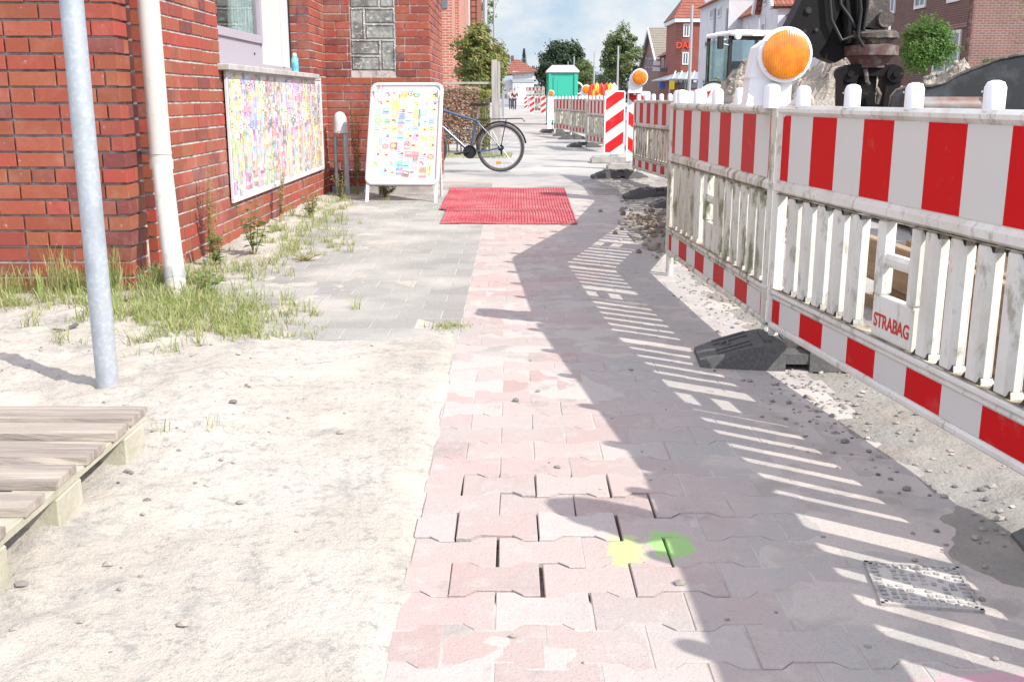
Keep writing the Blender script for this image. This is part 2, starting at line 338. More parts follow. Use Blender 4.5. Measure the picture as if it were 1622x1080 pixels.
# ------------------------------------------------------------------ noise for terrain
def vnoise(x, y, s, seed=0):
    x = x * s + seed * 17.3; y = y * s + seed * 9.1; xi = np.floor(x).astype(int); yi = np.floor(y).astype(int); fx = x - xi; fy = y - yi
    fx = fx*fx*(3-2*fx); fy = fy*fy*(3-2*fy)
    def h(a, b):
        n = (a*374761393 + b*668265263 + seed*1274126177) & 0x7fffffff; n = ((n ^ (n >> 13)) * 1274126177) & 0x7fffffff
        return ((n ^ (n >> 16)) & 0xffff) / 65535.0
    return (h(xi,yi)*(1-fx)+h(xi+1,yi)*fx)*(1-fy) + (h(xi,yi+1)*(1-fx)+h(xi+1,yi+1)*fx)*fy - .5
def fbm(x, y, s, o=4, seed=0, g=.5):
    t = 0; a = 1
    for i in range(o): t = t + a*vnoise(x, y, s*(2.03**i), seed+i); a *= g
    return t
def sstep(a, b, x): t = np.clip((x-a)/(b-a), 0, 1); return t*t*(3-2*t)
def grid(name, x0, x1, y0, y1, step, zf, m, kind='structure'):
    nx = int((x1-x0)/step)+1; ny = int((y1-y0)/step)+1
    xs, ys = np.meshgrid(np.linspace(x0,x1,nx), np.linspace(y0,y1,ny)); zs = zf(xs, ys)
    co = np.stack([xs,ys,zs],-1).reshape(-1,3); i = np.arange((nx-1)*(ny-1)); r = i//(nx-1); c = i%(nx-1); a = r*nx+c
    fs = np.stack([a,a+1,a+nx+1,a+nx],-1)
    me = bpy.data.meshes.new(name); me.vertices.add(len(co)); me.vertices.foreach_set('co', co.ravel())
    me.loops.add(fs.size); me.loops.foreach_set('vertex_index', fs.ravel()); me.polygons.add(len(fs)); me.polygons.foreach_set('loop_start', np.arange(len(fs))*4)
    me.polygons.foreach_set('use_smooth', np.ones(len(fs), bool)); me.update(); me.validate(); me.materials.append(m)
    o = bpy.data.objects.new(name, me); COL.objects.link(o); o['kind'] = kind; return o

# ------------------------------------------------------------------ ground
M['ground'] = mat('street ground', (.32,.31,.29), .95, var=[((.23,.22,.21), .6, .45, .65), ((.38,.36,.33), .25, .5, .6)], bump=[(18,.01)])
gnd = MB().add([(-400,-40,-.09),(400,-40,-.09),(400,900,-.09),(-400,900,-.09)], [(0,1,2,3)]).build('ground', M['ground']); gnd['kind'] = 'structure'
M['pavegrey'] = mat('far pavement', (.31,.305,.29), .95, var=[((.215,.21,.205), 1.1, .5, .6), ((.38,.36,.33), .5, .5, .65)], bump=[(30,.006)])
pf = MB().bb(-2.6, 2.2, 11.2, 135, -.088, -.008).build('pavement', M['pavegrey']); pf['kind'] = 'structure'

def sand_h(x, y):
    base = .010*fbm(x,y,1.2,3,1) + .020*fbm(x,y,5,4,5) + .011*fbm(x,y,19,4,9,.6)
    rough = sstep(-.55,-1.1,x)                                   # rougher lumps towards the building
    base = base*(.35+.9*rough)
    mound = .05*np.exp(-((x+1.75)**2/.35+(y-4.3)**2/.5)) + .04*np.exp(-((x+1.0)**2/.12+(y-3.2)**2/.6))
    # laid slabs region: sand thins out beneath the slab level
    edge = fbm(x,y,2.2,4,21)*.45
    slab = sstep(3.85,4.75,y+edge)*sstep(-1.95,-1.40,x+edge*.9)
    return (base+.016+mound*rough)*(1-slab) + slab*(-.0062+.55*base) - sstep(-.30,-.238,x)*.012*(1-slab) + np.where(x > -.245, -.003+.012*fbm(x,y,5,4,77)-.32*np.maximum(x+.245,0), 0)
def sandx(N, L, g, C, noise, ramp, mixc):
    C = mixc(ramp(noise(1.7, 6), .42, .64), C, (.39,.355,.305))
    C = mixc(ramp(noise(300, 4, .7), .53, .68), C, (.21,.19,.165))
    C = mixc(ramp(noise(3.2, 12, .85), .52, .64), C, (.25,.24,.22))
    C = mixc(ramp(noise(24, 12, .85), .52, .60), C, (.25,.24,.22))
    C = mixc(ramp(noise(2.6, 5, .6), .56, .66), C, (.45,.41,.35))
    return C
M['sand'] = mat('sandy soil', (.44,.41,.368), .97, extra=sandx, bump=[(7,.016),(38,.007),(160,.003)])
grid('sand', -6.0, -.13, .7, 11.0, .025, sand_h, M['sand'])
def slabx(N, L, g, C, noise, ramp, mixc):
    C = mixc(ramp(noise(150, 3, .6), .54, .62), C, (.16,.155,.145))
    C = mixc(ramp(noise(1.6, 6), .45, .70), C, (.38,.36,.33)); return C
M['slab'] = mat('grey paving slab', (.28,.275,.255), .95, island=[(.26,.255,.24),(.30,.295,.275),(.24,.235,.22),(.285,.275,.25)], extra=slabx, bump=[(120,.003)])
sl = MB(); yy = 3.75; rw = 0
while yy < 12.9:
    xx = -.2375 - (.105 if rw % 2 else 0)
    if rw % 2: sl.cbox((-.2375-.051, yy+.1, -.02), (.100, .206, .04), .002)
    while xx > -1.95:
        sl.cbox((xx-.105+.0, yy+.1+random.gauss(0,.0006), -.02+random.gauss(0,.0008)), (.206, .206, .04), .002, rot=(random.gauss(0,.002), random.gauss(0,.002), random.gauss(0,.003))); xx -= .21
    yy += .21; rw += 1
sl = sl.build('paving_slabs', M['slab']); sl['kind'] = 'structure'
sl2 = MB()
for a_ in range(3): sl2.cbox((-.41-.21*a_, 2.97, -.004), (.206,.206,.034), .002, rot=(0,0,.01*a_))
sl2 = sl2.build('paving_slabs', M['slab']); sl2['kind'] = 'structure'
jb = MB().add([(-2.0,3.6,-.0022),(-.24,3.6,-.0022),(-.24,13,-.0022),(-2.0,13,-.0022)], [(0,1,2,3)]).build('joint_sand', M['sand']); jb['kind'] = 'structure'

# interlocking double-T pavers
def pavx(N, L, g, C, noise, ramp, mixc):
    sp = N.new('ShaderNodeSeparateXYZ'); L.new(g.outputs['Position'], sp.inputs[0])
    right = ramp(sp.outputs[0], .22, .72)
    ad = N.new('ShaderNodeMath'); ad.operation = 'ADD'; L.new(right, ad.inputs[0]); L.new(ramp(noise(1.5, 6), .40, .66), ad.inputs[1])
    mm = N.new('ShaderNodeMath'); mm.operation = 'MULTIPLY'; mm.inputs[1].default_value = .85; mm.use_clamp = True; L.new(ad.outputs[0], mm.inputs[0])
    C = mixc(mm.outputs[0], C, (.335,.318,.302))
    C = mixc(ramp(noise(2.3, 10, .8), .55, .68), C, (.245,.225,.21))
    C = mixc(ramp(noise(11, 8, .7), .54, .75), C, (.42,.39,.365))
    C = mixc(ramp(noise(420, 3, .6), .57, .72), C, (.16,.135,.125))
    # sprayed marks
    def spray(cx, cy, sx, sy, col, k, C):
        v = N.new('ShaderNodeVectorMath'); v.operation = 'SUBTRACT'; v.inputs[1].default_value = (cx,cy,0); L.new(g.outputs['Position'], v.inputs[0])
        v2 = N.new('ShaderNodeVectorMath'); v2.operation = 'MULTIPLY'; v2.inputs[1].default_value = (1/sx,1/sy,0); L.new(v.outputs[0], v2.inputs[0])
        ln = N.new('ShaderNodeVectorMath'); ln.operation = 'LENGTH'; L.new(v2.outputs[0], ln.inputs[0])
        a2 = N.new('ShaderNodeMath'); a2.operation = 'ADD'; L.new(ln.outputs[1], a2.inputs[0])
        m3 = N.new('ShaderNodeMath'); m3.operation = 'MULTIPLY'; m3.inputs[1].default_value = 2.4; L.new(noise(30, 8, .7), m3.inputs[0]); L.new(m3.outputs[0], a2.inputs[1])
        r_ = N.new('ShaderNodeMapRange'); r_.inputs[1].default_value = 2.25; r_.inputs[2].default_value = 2.0; r_.inputs[4].default_value = k; L.new(a2.outputs[0], r_.inputs[0])
        return mixc(r_.outputs[0], C, col)
    C = spray(.265, 2.215, .045, .085, (.38,.52,.14), .6, C)
    C = spray(.375, 2.245, .055, .085, (.22,.46,.11), .75, C)
    C = spray(.95, 1.66, .22, .035, (.60,.24,.34), .45, C)
    return C
M['paver'] = mat('red paver', (.4,.2,.18), .95, island=[(.38,.285,.268),(.42,.33,.308),(.35,.25,.232),(.39,.295,.278),(.43,.375,.352)], extra=pavx, bump=[(130,.0025),(30,.002)])
def loose(x, y): return math.exp(-(((x-.05)/.33)**4 + ((y-2.34)/.34)**4))
pv = MB(); PW = .2; PH = .141; x_l = -.235; x_r = 1.10; y = .80; row = 0
w, w2, HB, HN = .038, .062, .0825, .0585
def paver(cx, cy, half):
    lo = loose(cx, cy); g = .0016 + .0022*lo*random.random()
    e = HB-g; nn = HN-g; E = .1-g
    if half == 0: pts = [(-E,-e),(-w2,-e),(-w,-nn),(w,-nn),(w2,-e),(E,-e),(E,e),(w2,e),(w,nn),(-w,nn),(-w2,e),(-E,e)]
    elif half == 1: pts = [(g,-nn),(w,-nn),(w2,-e),(E,-e),(E,e),(w2,e),(w,nn),(g,nn)]
    a = random.gauss(0,.002+.008*lo); dz = random.gauss(0,.0006+.0022*lo) + .002*lo; tx = random.gauss(0,.003+.014*lo); ty = random.gauss(0,.003+.014*lo)
    ox = random.gauss(0,.0004+.0016*lo); oy = random.gauss(0,.0004+.0016*lo); ca, sa = math.cos(a), math.sin(a); ch = .0022
    top = []; mid = []; bot = []
    for (px, py) in pts:
        def T(px, py, z): return (cx+ox+ca*px-sa*py, cy+oy+sa*px+ca*py, z+dz+tx*px+ty*py)
        k = max(abs(px), abs(py)); sx = px - math.copysign(ch, px); sy = py - math.copysign(ch, py)
        top.append(T(sx, sy, 0)); mid.append(T(px, py, -ch)); bot.append((*T(px, py, 0)[:2], -.035))
    n = len(pts); fs = [tuple(range(n))]
    for r_ in (0,1): fs += [(r_*n+i, (r_+1)*n+i, (r_+1)*n+(i+1)%n, r_*n+(i+1)%n) for i in range(n)]
    pv.add(top+mid+bot, fs)
while y < 11.15:
    off = 0 if row % 2 == 0 else .1
    if row % 2: paver(x_l, y, 1)
    x = x_l + .1 + off
    while x < x_r: paver(x, y, 0); x += PW
    y += PH; row += 1
po = pv.build('pavement', M['paver']); po['kind'] = 'structure'
M['joint'] = mat('joint sand', (.40,.365,.34), .97, var=[((.30,.275,.255), 5, .5, .62), ((.2,.18,.165), 330, .56, .72)], bump=[(60,.004)])
def joint_h(x, y):
    lo = np.exp(-(((x-.05)/.33)**4 + ((y-2.34)/.34)**4))
    return -.0012 + .0030*fbm(x,y,5,4,3) + .0035*np.clip(fbm(x,y,1.3,4,13)+.02,0,1) + .0006*sstep(.55,.95,x) - .033*sstep(.15,.6,lo)
grid('joint_sand', -.24, 1.13, .7, 11.19, .02, joint_h, M['joint'])

# broken ground right of the pavers and below the barrier
def dirt_h(x, y):
    w_ = sstep(.98, 1.35, x + .16*fbm(x,y,1.5,3,40))
    h = .006*fbm(x,y,3,3,31) + w_*(.035*fbm(x,y,2.2,4,32) + .018*fbm(x,y,14,4,33)) - .012*(1-w_)
    h = h + .07*np.exp(-((x-1.25)**2/.10+(y-8.0)**2/.9))*(.7+fbm(x,y,7,3,50)) - .30*sstep(1.75,2.15,x)*sstep(10.5,8.5,y)
    return h + .004
def dirtx(N, L, g, C, noise, ramp, mixc):
    C = mixc(ramp(noise(2.2, 8, .7), .48, .62), C, (.28,.25,.22)); C = mixc(ramp(noise(14, 8, .75), .55, .68), C, (.17,.145,.125)); C = mixc(ramp(noise(.9, 6), .48, .64), C, (.28,.27,.25)); return C
M['dirt'] = mat('broken dusty ground', (.22,.21,.192), .97, extra=dirtx, bump=[(14,.015),(60,.01)])
grid('dirt', .90, 3.4, .7, 14.0, .025, dirt_h, M['dirt'])
grid('dirt', 3.4, 15, .7, 50, .25, lambda x, y: .05*fbm(x,y,.8,3,60)-.04, M['dirt'])
grid('dirt', 2.2, 3.4, 14.0, 50, .2, lambda x, y: .05*fbm(x,y,.8,3,60)-.04, M['dirt'])

# pebbles and crumbs
pb = MB()
def ground_z(x, y):
    a, b = np.array([x]), np.array([y])
    if x < -.236: return float(max(sand_h(a,b)[0], 0 if (y > 3.9 and x > -1.95) else -1))
    if x > .98: return float(max(dirt_h(a,b)[0], 0 if x < 1.15 else -1))
    return 0.0
for k in range(900):
    if k < 260: x = random.gauss(1.2,.14); y = random.uniform(1.6, 8)
    elif k < 285: x = random.uniform(0, 1.0); y = random.uniform(1.5, 4)
    elif k < 330: x = random.uniform(.9, 1.5); y = random.uniform(1.5, 4)
    elif k < 480: x = random.uniform(-2.2, -.5); y = random.uniform(1.6, 4.2)
    else: x = random.gauss(1.08,.10); y = random.choice([random.gauss(5.2,.5), random.gauss(3.4,.4)])
    r_ = random.choice([.003,.004,.005,.006,.009]) * random.uniform(.7,1.3)
    pb.blob((x, y, ground_z(x,y)+r_*.4), r_, 1, .3, sq=(1.2,1,.7))
M['pebble'] = mat('crumb', (.2,.19,.18), .9, island=[(.10,.10,.10),(.30,.27,.24),(.18,.16,.15),(.42,.38,.33)])
tag(pb.build('gravel', M['pebble']), 'loose grey crumbs and pebbles strewn over the dusty ground', 'gravel', kind='stuff')
lump = MB()
for k in range(420):
    x = random.gauss(1.28,.18); y = random.gauss(8.0,.8); lump.blob((x,y,ground_z(x,y)+.005), random.uniform(.01,.035), 1, .35)
tag(lump.build('soil_clods', M['tarmac_lump']), 'brown soil clods spilled between the red mat and the barrier', 'soil', kind='stuff')

# cast iron cap
t = thing('surface_box', 'small square cast iron street cap with chequered lid, filled with dust', 'street cap', (.885,2.03,.002), R(-9))
M['iron'] = mat('dusty cast iron', (.23,.225,.22), .8, grime=[((.38,.36,.345), 22, .42, .54, .95)], bump=[(80,.003)])
M['dustfill'] = mat('dust fill', (.42,.40,.38), .95, bump=[(90,.003)])
b = MB()
for a in range(4):
    Mr = Matrix.Rotation(a*math.pi/2, 4, 'Z'); q = MB().box((0,.098,.001),(.206,.008,.010)); 
    for i in range(11): q.box((-.09+i*.018,.086,.001),(.008,.014,.009))
    q.xf(Mr); b.add(q.v, q.f)
b.build('frame', M['iron'], t)
l = MB().box((0,0,-.001),(.19,.19,.006))
l.build('lid', M['dustfill'], t)
st = MB()
for i in range(8):
    for j in range(8):
        if random.random() < .62: st.box((-.065+i*.0186, -.065+j*.0186, .0015),(.009,.012,.006) if (i+j)%2 else (.013,.008,.006))
st.build('lid_studs', M['iron'], t)

# ------------------------------------------------------------------ near brick shop
shop = thing('brick_shop', 'red brick shop with recessed window and glass block panel at the left kerb', 'building', (-4,8,0))
OFF = Matrix.Translation(-Vector((-4,8,0)))
CO = .0833
def bricks(bm, p0, u, n, length, z0, z1, holes=(), t0=0, t1=0, proud=0, dep=.115):
    """bricks on plane through p0 along unit u, outward normal n; t0/t1: 1 = quoin yields on even courses, 2 = on odd"""
    p0 = Vector(p0); u = Vector(u); n = Vector(n); k0 = round(z0/CO); k1 = int(z1/CO)
    for k in range(k0, k1):
        zb = k*CO+.0065; zt = (k+1)*CO-.0065; s = 0; e = length
        if t0 and (k % 2 == (t0-1)): s = .125
        if t1 and (k % 2 == (t1-1)): e = length-.125
        x = s; first = True
        while x < e-.03:
            L_ = random.choice([.24,.24,.24,.115]);
            if first: L_ = random.choice([.24,.115,.18,.24]); first = False
            if x+L_ > e-.06: L_ = e-x
            a, bq = x, x+L_; x += L_+.011
            zc = (zb+zt)/2; segs = [(a,bq)]
            for (ha,hb,hz0,hz1) in holes:
                if zt > hz0+.02 and zb < hz1-.02:
                    ns_ = []
                    for (q0,q1) in segs:
                        if q1 <= ha or q0 >= hb: ns_.append((q0,q1))
                        else:
                            if q0 < ha-.02: ns_.append((q0,ha))
                            if q1 > hb+.02: ns_.append((hb,q1))
                    segs = ns_
            for (q0,q1) in segs:
                pr = proud + random.uniform(-.0015,.0015); dz = random.uniform(-.0016,.0016)
                A = p0+u*q0+n*pr; B = p0+u*q1+n*pr; A2 = p0+u*q0-n*dep; B2 = p0+u*q1-n*dep
                c = .002
                vs = [(*A2.xy,zb+dz),(*B2.xy,zb+dz),(*B2.xy,zt+dz),(*A2.xy,zt+dz)]
                Am = A-n*c; Bm = B-n*c; Ai = A+u*c; Bi = B-u*c
                vs += [(*Am.xy,zb+dz),(*Bm.xy,zb+dz),(*Bm.xy,zt+dz),(*Am.xy,zt+dz),(*Ai.xy,zb+dz+c),(*Bi.xy,zb+dz+c),(*Bi.xy,zt+dz-c),(*Ai.xy,zt+dz-c)]
                bm.add(vs, [(0,4,7,3),(1,2,6,5),(3,7,6,2),(0,1,5,4),(8,9,10,11),(4,5,9,8),(5,6,10,9),(6,7,11,10),(7,4,8,11)])
WX = -2.04; Y0 = 5.47; YW = 11.6; X2 = -.90; Y3 = 13.7; TOP = 3.0; PLZ = .2499
wb = MB()
WIN = (7.40, 10.70, 1.25, 2.75)
# front face (towards the camera): plinth courses set back, courses above proud
bricks(wb, (-6.5,Y0+.012,0), (1,0,0), (0,-1,0), 6.5+WX-.012, -.0833, PLZ, t1=1)
bricks(wb, (-6.5,Y0,0), (1,0,0), (0,-1,0), 6.5+WX, PLZ, TOP, t1=1)
bricks(wb, (WX-.012,Y0+.012,0), (0,1,0), (1,0,0), .24, -.0833, PLZ, t0=2)
bricks(wb, (WX,Y0,0), (0,1,0), (1,0,0), .25, PLZ, TOP, t0=2)
bricks(wb, (WX,Y0+.40,0), (0,1,0), (1,0,0), YW-Y0-.40, 0, TOP, holes=[(WIN[0]-Y0-.40, WIN[1]-Y0-.40, WIN[2]-.02, WIN[3])])
GBX0, GBX1, GBZ0, GBZ1 = X(557,YW,1.3), X(628,YW,1.3), Hh(114,YW), 2.45
bricks(wb, (WX,YW,0), (1,0,0), (0,-1,0), X2-WX, 0, TOP, holes=[(GBX0-WX-.005, GBX1-WX+.005, GBZ0, GBZ1)], t1=1)
bricks(wb, (X2,YW,0), (0,1,0), (1,0,0), Y3-YW, 0, TOP, t0=2)
bricks(wb, (WX-.22,WIN[1]+.002,0), (1,0,0), (0,-1,0), .214, WIN[2], WIN[3], dep=.002)     # far reveal of the window
wb.xf(OFF).build('brickwork', M['brick'], shop)
mo = MB()
q = .008
mo.bb(-6.5, WX-q-.012, Y0+q+.012, Y0+.30, -.1, TOP)
mo.bb(-6.5, WX-.13, Y0+.30, Y0+.45, -.1, TOP)
mo.bb(-6.4, WX-q, Y0+.41, WIN[0], -.1, TOP)
mo.bb(-2.6, WX-q, WIN[0], WIN[1], -.1, WIN[2]-.02); mo.bb(-2.6, WX-q, WIN[0], WIN[1], WIN[3], TOP)
mo.bb(-6.4, WX-q, WIN[1]+.008, YW+q, -.1, TOP)
mo.bb(-6.4, X2-q, YW+q+.0, Y3, -.1, TOP)
mo.xf(OFF).build('wall', M['mortar'], shop)
pl = MB().bb(WX+.02, X2+.012, YW-.02, Y3, -.02, .06); pl.xf(OFF).build('plinth', M['concrete'], shop)
rf = MB().bb(-6.8, WX+.18, Y0-.25, YW, TOP+.01, TOP+.22).bb(-6.8, X2+.18, YW+.002, Y3+.3, TOP+.01, TOP+.22)
rf.xf(OFF).build('roof', M['concrete'], shop)
sl_ = MB().cbox((WX-.07,(WIN[0]+WIN[1])/2,WIN[2]-.012),(.30,3.42,.045),.006); sl_.xf(OFF).build('sill', M['sill'], shop)
wf = MB(); fx = WX-.21; yA, yB, zA, zB = WIN
wf.bb(fx-.03, fx+.03, yA, yB, zA+.012, zA+.07); wf.bb(fx-.03, fx+.03, yA, yB, zB-.06, zB)
wf.bb(fx-.028, fx+.028, yA, yA+.06, zA+.07, zB-.06)
wf.bb(fx-.015, fx+.015, yA+.06, 9.44, zA+.07, zA+.245)           # lower infill panel
wf.bb(fx-.026, fx+.034, yA+.06, 9.48, zA+.245, zA+.31)
wf.bb(fx-.028, fx+.034, 9.40, 9.48, zA+.31, zB-.06)
wf.bb(fx-.024, fx+.032, yA+.06, 9.40, zB-.12, zB-.06)
w0 = wf.xf(OFF).build('window', M['frame'], shop)
MB().bb(fx-.006, fx+.004, yA+.06, 9.40, zA+.31, zB-.12).xf(OFF).build('pane', M['glass'], w0)
MB().bb(fx-.02, fx+.022, 9.485, 10.25, zA+.07, zB-.06).xf(OFF).build('panel', M['frame_w'], w0)
MB().bb(fx-.025, fx+.04, 10.26, 10.34, zA+.07, zB-.06).bb(fx-.02, fx+.02, 10.345, yB-.06, zA+.07, zB-.06).xf(OFF).build('panel', M['white'], w0)
MB().bb(fx-.028, fx+.028, yB-.055, yB-.01, zA+.07, zB-.06).xf(OFF).build('edge_strip', M['black'], w0)
MB().lathe((0,0,0), [(.009,0),(.009,.008)], 12, 'x').xf(Matrix.Translation((fx+.016,9.2,zA+.15))).xf(OFF).build('lock', M['black'], w0)
MB().bb(-2.62, -2.60, yA-.1, yB, zA, zB+.2).xf(OFF).build('interior', M['rust'], w0)
cu = MB()
for i in range(14): cu.tube([(fx-.06+.012*(i%2), 8.75+i*.045, zA+.25),(fx-.06+.012*(i%2), 8.75+i*.045, zB-.05)], .026, 6)
cu.xf(OFF).build('curtain', M['curtain'], w0)
# glass block window
gb = MB(); gw = GBX1-GBX0; rows = []
u = gw/3.0; z = GBZ0+.012
def block(x0, x1, z0, z1):
    cx, cz = (x0+x1)/2, (z0+z1)/2; a, b_ = (x1-x0)/2-.006, (z1-z0)/2-.006
    vs = []; 
    for (k, yy) in ((1.0,YW+.03),(1.0,YW+.004),(.86,YW-.004),(.80,YW+.006)):
        for (sx, sz) in ((-1,-1),(1,-1),(1,1),(-1,1)): vs.append((cx+sx*(a-(1-k)*.09), yy, cz+sz*(b_-(1-k)*.09)))
    fs = [(r_*4+i, r_*4+(i+1)%4, (r_+1)*4+(i+1)%4, (r_+1)*4+i) for r_ in range(3) for i in range(4)]+[(12,13,14,15)]
    gb.add(vs, fs)
k = 0
while z < GBZ1-.1:
    hh = .165
    if k % 2 == 0:
        block(GBX0, GBX0+2*u, z, z+hh); block(GBX0, GBX0+2*u, z+hh, z+2*hh); block(GBX0+2*u, GBX1, z, z+2*hh)
    else:
        block(GBX0, GBX0+u, z, z+2*hh); block(GBX0+u, GBX1, z, z+hh); block(GBX0+u, GBX1, z+hh, z+2*hh)
    z += 2*hh; k += 1
g0 = gb.xf(OFF).build('glass_block_window', M['glassblock'], shop)
MB().bb(GBX0, GBX1, YW+.012, YW+.03, GBZ0, GBZ1).xf(OFF).build('joint', M['pipe_band'], g0)
# drainpipe with bands
dp = MB(); top = Vector((-1.93,5.68,3.0)); mid_ = Vector((-1.895,5.60,Hh(262,5.6))); bot = Vector((-1.745,5.25,-.03))
dp.tube([top, mid_+Vector((0,0,.03))], .056, 20); d0 = dp.xf(OFF).build('drainpipe', M['pipe'], shop, True)
MB().tube([mid_+Vector((0,0,.02)), mid_*.62+bot*.38], .054, 20).tube([mid_*.62+bot*.38, bot],.053,20).xf(OFF).build('pipe_shoe', M['pipe'], d0, True)
MB().tube([mid_+Vector((0,0,.035)), mid_+Vector((.0,-.002,-.02))], .062, 20).tube([mid_+Vector((0,0,.075)), mid_+Vector((0,0,.06))], .0585, 20).xf(OFF).build('socket', M['pipe'], d0, True)
dv = (bot-mid_).normalized(); pj = mid_ + dv*((bot-mid_).length*.78)
MB().tube([pj-dv*.03, pj+dv*.03], .0555, 20).xf(OFF).build('band', M['pipe_band'], d0, True)
MB().tube([mid_+Vector((-.0,0,.065)), mid_+Vector((-.15,.12,.065))], .012, 8).xf(OFF).build('bracket', M['pipe_band'], d0)

# ------------------------------------------------------------------ posters
PAL = [(.85,.12,.10),(.95,.75,.05),(.12,.55,.15),(.1,.25,.7),(.9,.45,.1),(.75,.2,.5),(.45,.12,.6),(.5,.8,.2),(.35,.15,.08),(.85,.6,.6),(.9,.9,.3),(.15,.15,.18),(.2,.6,.7)]
def pale(c, k=.5): k *= .95; return tuple((v**1.3)*.8*(1-k)+.62*k for v in c)
def collage(b, w_, h_, d0, style, seed):
    """printed offers: many small packs, bottles, plates and price tags on a white sheet in the local xz plane, facing -y"""
    rr = random.Random(seed); lv = [0]
    def q(x, z, a, c, col, rot=0):
        lv[0] += 1; yy = -d0 - .00011*lv[0]
        ca, sa = math.cos(rot), math.sin(rot)
        b.add([(x+ca*px-sa*pz, yy, z+sa*px+ca*pz) for px, pz in ((-a,-c),(a,-c),(a,c),(-a,c))], [(0,1,2,3)], col)
    def disc(x, z, a, c, col):
        lv[0] += 1; yy = -d0 - .00011*lv[0]; n = 12
        b.add([(x+a*math.cos(6.283*i/n), yy, z+c*math.sin(6.283*i/n)) for i in range(n)], [tuple(range(n))], col)
    nx = int(w_/.078); nz = int(h_/.094)
    cx_ = [(rr.random()*w_-w_/2, rr.random()*h_-h_/2, rr.choice(PAL)) for _ in range(9)]
    for (x, z, c) in cx_: q(x*.75, z*.75, rr.uniform(.06,.12), rr.uniform(.08,.13), pale(c,.55))
    q0_, d0_ = q, disc; KS = 1.18
    def q(x, z, a, c, col, rot=0): q0_(x, z, a*KS, c*KS, col, rot)
    def disc(x, z, a, c, col): d0_(x, z, a*KS, c*KS, col)
    for i in range(nx):
        for j in range(nz):
            lv[0] = 10 + rr.random()*4
            x = (i+.5)/nx*w_-w_/2+rr.uniform(-.015,.015); z = (j+.5)/nz*h_-h_/2+rr.uniform(-.015,.015)
            near = min(cx_, key=lambda e: (e[0]-x)**2+(e[1]-z)**2)[2]
            c = near if rr.random() < .62 else rr.choice(PAL); kk = rr.uniform(.2,.65)
            if rr.random() < .8: q(x, z, .033, .039, pale(c, rr.uniform(.4,.8)))
            if rr.random() < .10: continue
            t_ = rr.random()
            if style == 'bottles' or t_ < .25:
                hh = rr.uniform(.035,.075); ww = rr.uniform(.008,.014)
                for s_ in (-.027,-.009,.009,.027):
                    c3 = c if rr.random()<.6 else rr.choice(PAL)
                    q(x+s_, z, ww*.8, hh*.8, pale(c3,kk)); q(x+s_, z+hh*1.3, ww*.35, hh*.28, pale(c3,.1)); q(x+s_, z-hh*.1, ww*.75, hh*.25, pale(rr.choice(PAL),.55))
            elif t_ < .45:
                q(x, z, .031, .030, pale(c,kk), rr.uniform(-.3,.3)); q(x, z+.012, .020, .006, pale(rr.choice(PAL),.3), rr.uniform(-.3,.3)); q(x,z-.01,.022,.003,(.1,.1,.12))
            elif t_ < .62:
                disc(x, z, .028, .022, pale(c,.1)); disc(x, z, .021, .016, pale(rr.choice(PAL),.5)); disc(x+.004,z,.010,.008,pale(rr.choice(PAL),.0))
            elif t_ < .8:
                q(x, z, .034, .034, pale(c,.65)); q(x-.008, z+.010, .016, .008, pale(rr.choice(PAL),.1)); disc(x+.01,z-.01,.012,.012,pale(rr.choice(PAL),.2))
            else:
                for s_ in range(4): q(x+rr.uniform(-.02,.02), z-.035+s_*.022, rr.uniform(.01,.024), .003, (.15,.15,.2) if rr.random()<.5 else pale(c,.1))
                disc(x+.015, z+.012, .012, .010, (.8,.05,.05))
poster = thing('wall_poster', 'wide white printed poster of colourful groceries fixed to the brick wall under the window', 'poster', (WX+.018, 9.27, .76), R(90))
PLn, PHt = 3.66, .92
MB().cbox((0,.004,0),(PLn,.012,PHt),.002).build('board', M['white'], poster)
b = MB()
hw = PLn/4-.05
for s_ in range(2):
    for r_ in range(2):
        sub = MB(); collage(sub, PLn/2-.08, PHt/2-.07, .0035, 'bottles' if r_ == 0 else 'mix', 11+s_*3+r_)
        for i in range(len(sub.v)):
            x, y, z = sub.v[i]; sub.v[i] = (x+(s_-.5)*(PLn/2-.03), y, z+(r_-.5)*(PHt/2-.03))
        b.add(sub.v, sub.f); b.c[-len(sub.f):] = sub.c
b.build('print', M['paper'], poster)
fr = MB()
for s_ in (-1,1): fr.bb(-PLn/2-.01,PLn/2+.01,-.012,.006,s_*(PHt/2)-.012,s_*(PHt/2)+.012)
for s_ in (-1,1): fr.bb(s_*PLn/2-.012,s_*PLn/2+.012,-.011,.005,-PHt/2+.013,PHt/2-.013)
fr.build('frame', M['white'], poster)

# A-frame stopper
AF = thing('sandwich_board', 'white framed A-frame pavement board covered in small grocery pictures, leaning back at the wall', 'pavement sign', (X(634,10.5,.5), 10.42, -.012), R(-4))
lean = math.atan2(.56, 1.18); RX = Matrix.Rotation(-lean, 4, 'X')
AW, A0z, A1z = .765, .21, 1.30; hwid = AW/2
b = MB(); fr_pts = []
rc = .06
def rr_path(w_, z0, z1, rc, n=6):
    o = []
    for (cx, cz, a0) in ((w_-rc,z0+rc,-90),(w_-rc,z1-rc,0),(-w_+rc,z1-rc,90),(-w_+rc,z0+rc,180)):
        for i in range(n+1): a = R(a0+90*i/n); o.append((cx+rc*math.cos(a), 0, cz+rc*math.sin(a)))
    return o
pp = rr_path(hwid-.02, A0z, A1z, rc); pp2 = pp+[pp[0], pp[1]]
b.tube(pp2, .021, 8, cap=False); b.xf(RX).build('frame', M['white'], AF, True)
MB().bb(-hwid+.03, hwid-.03, .0, .012, A0z+.005, A1z-.02).xf(RX).build('backing', M['white'], AF)
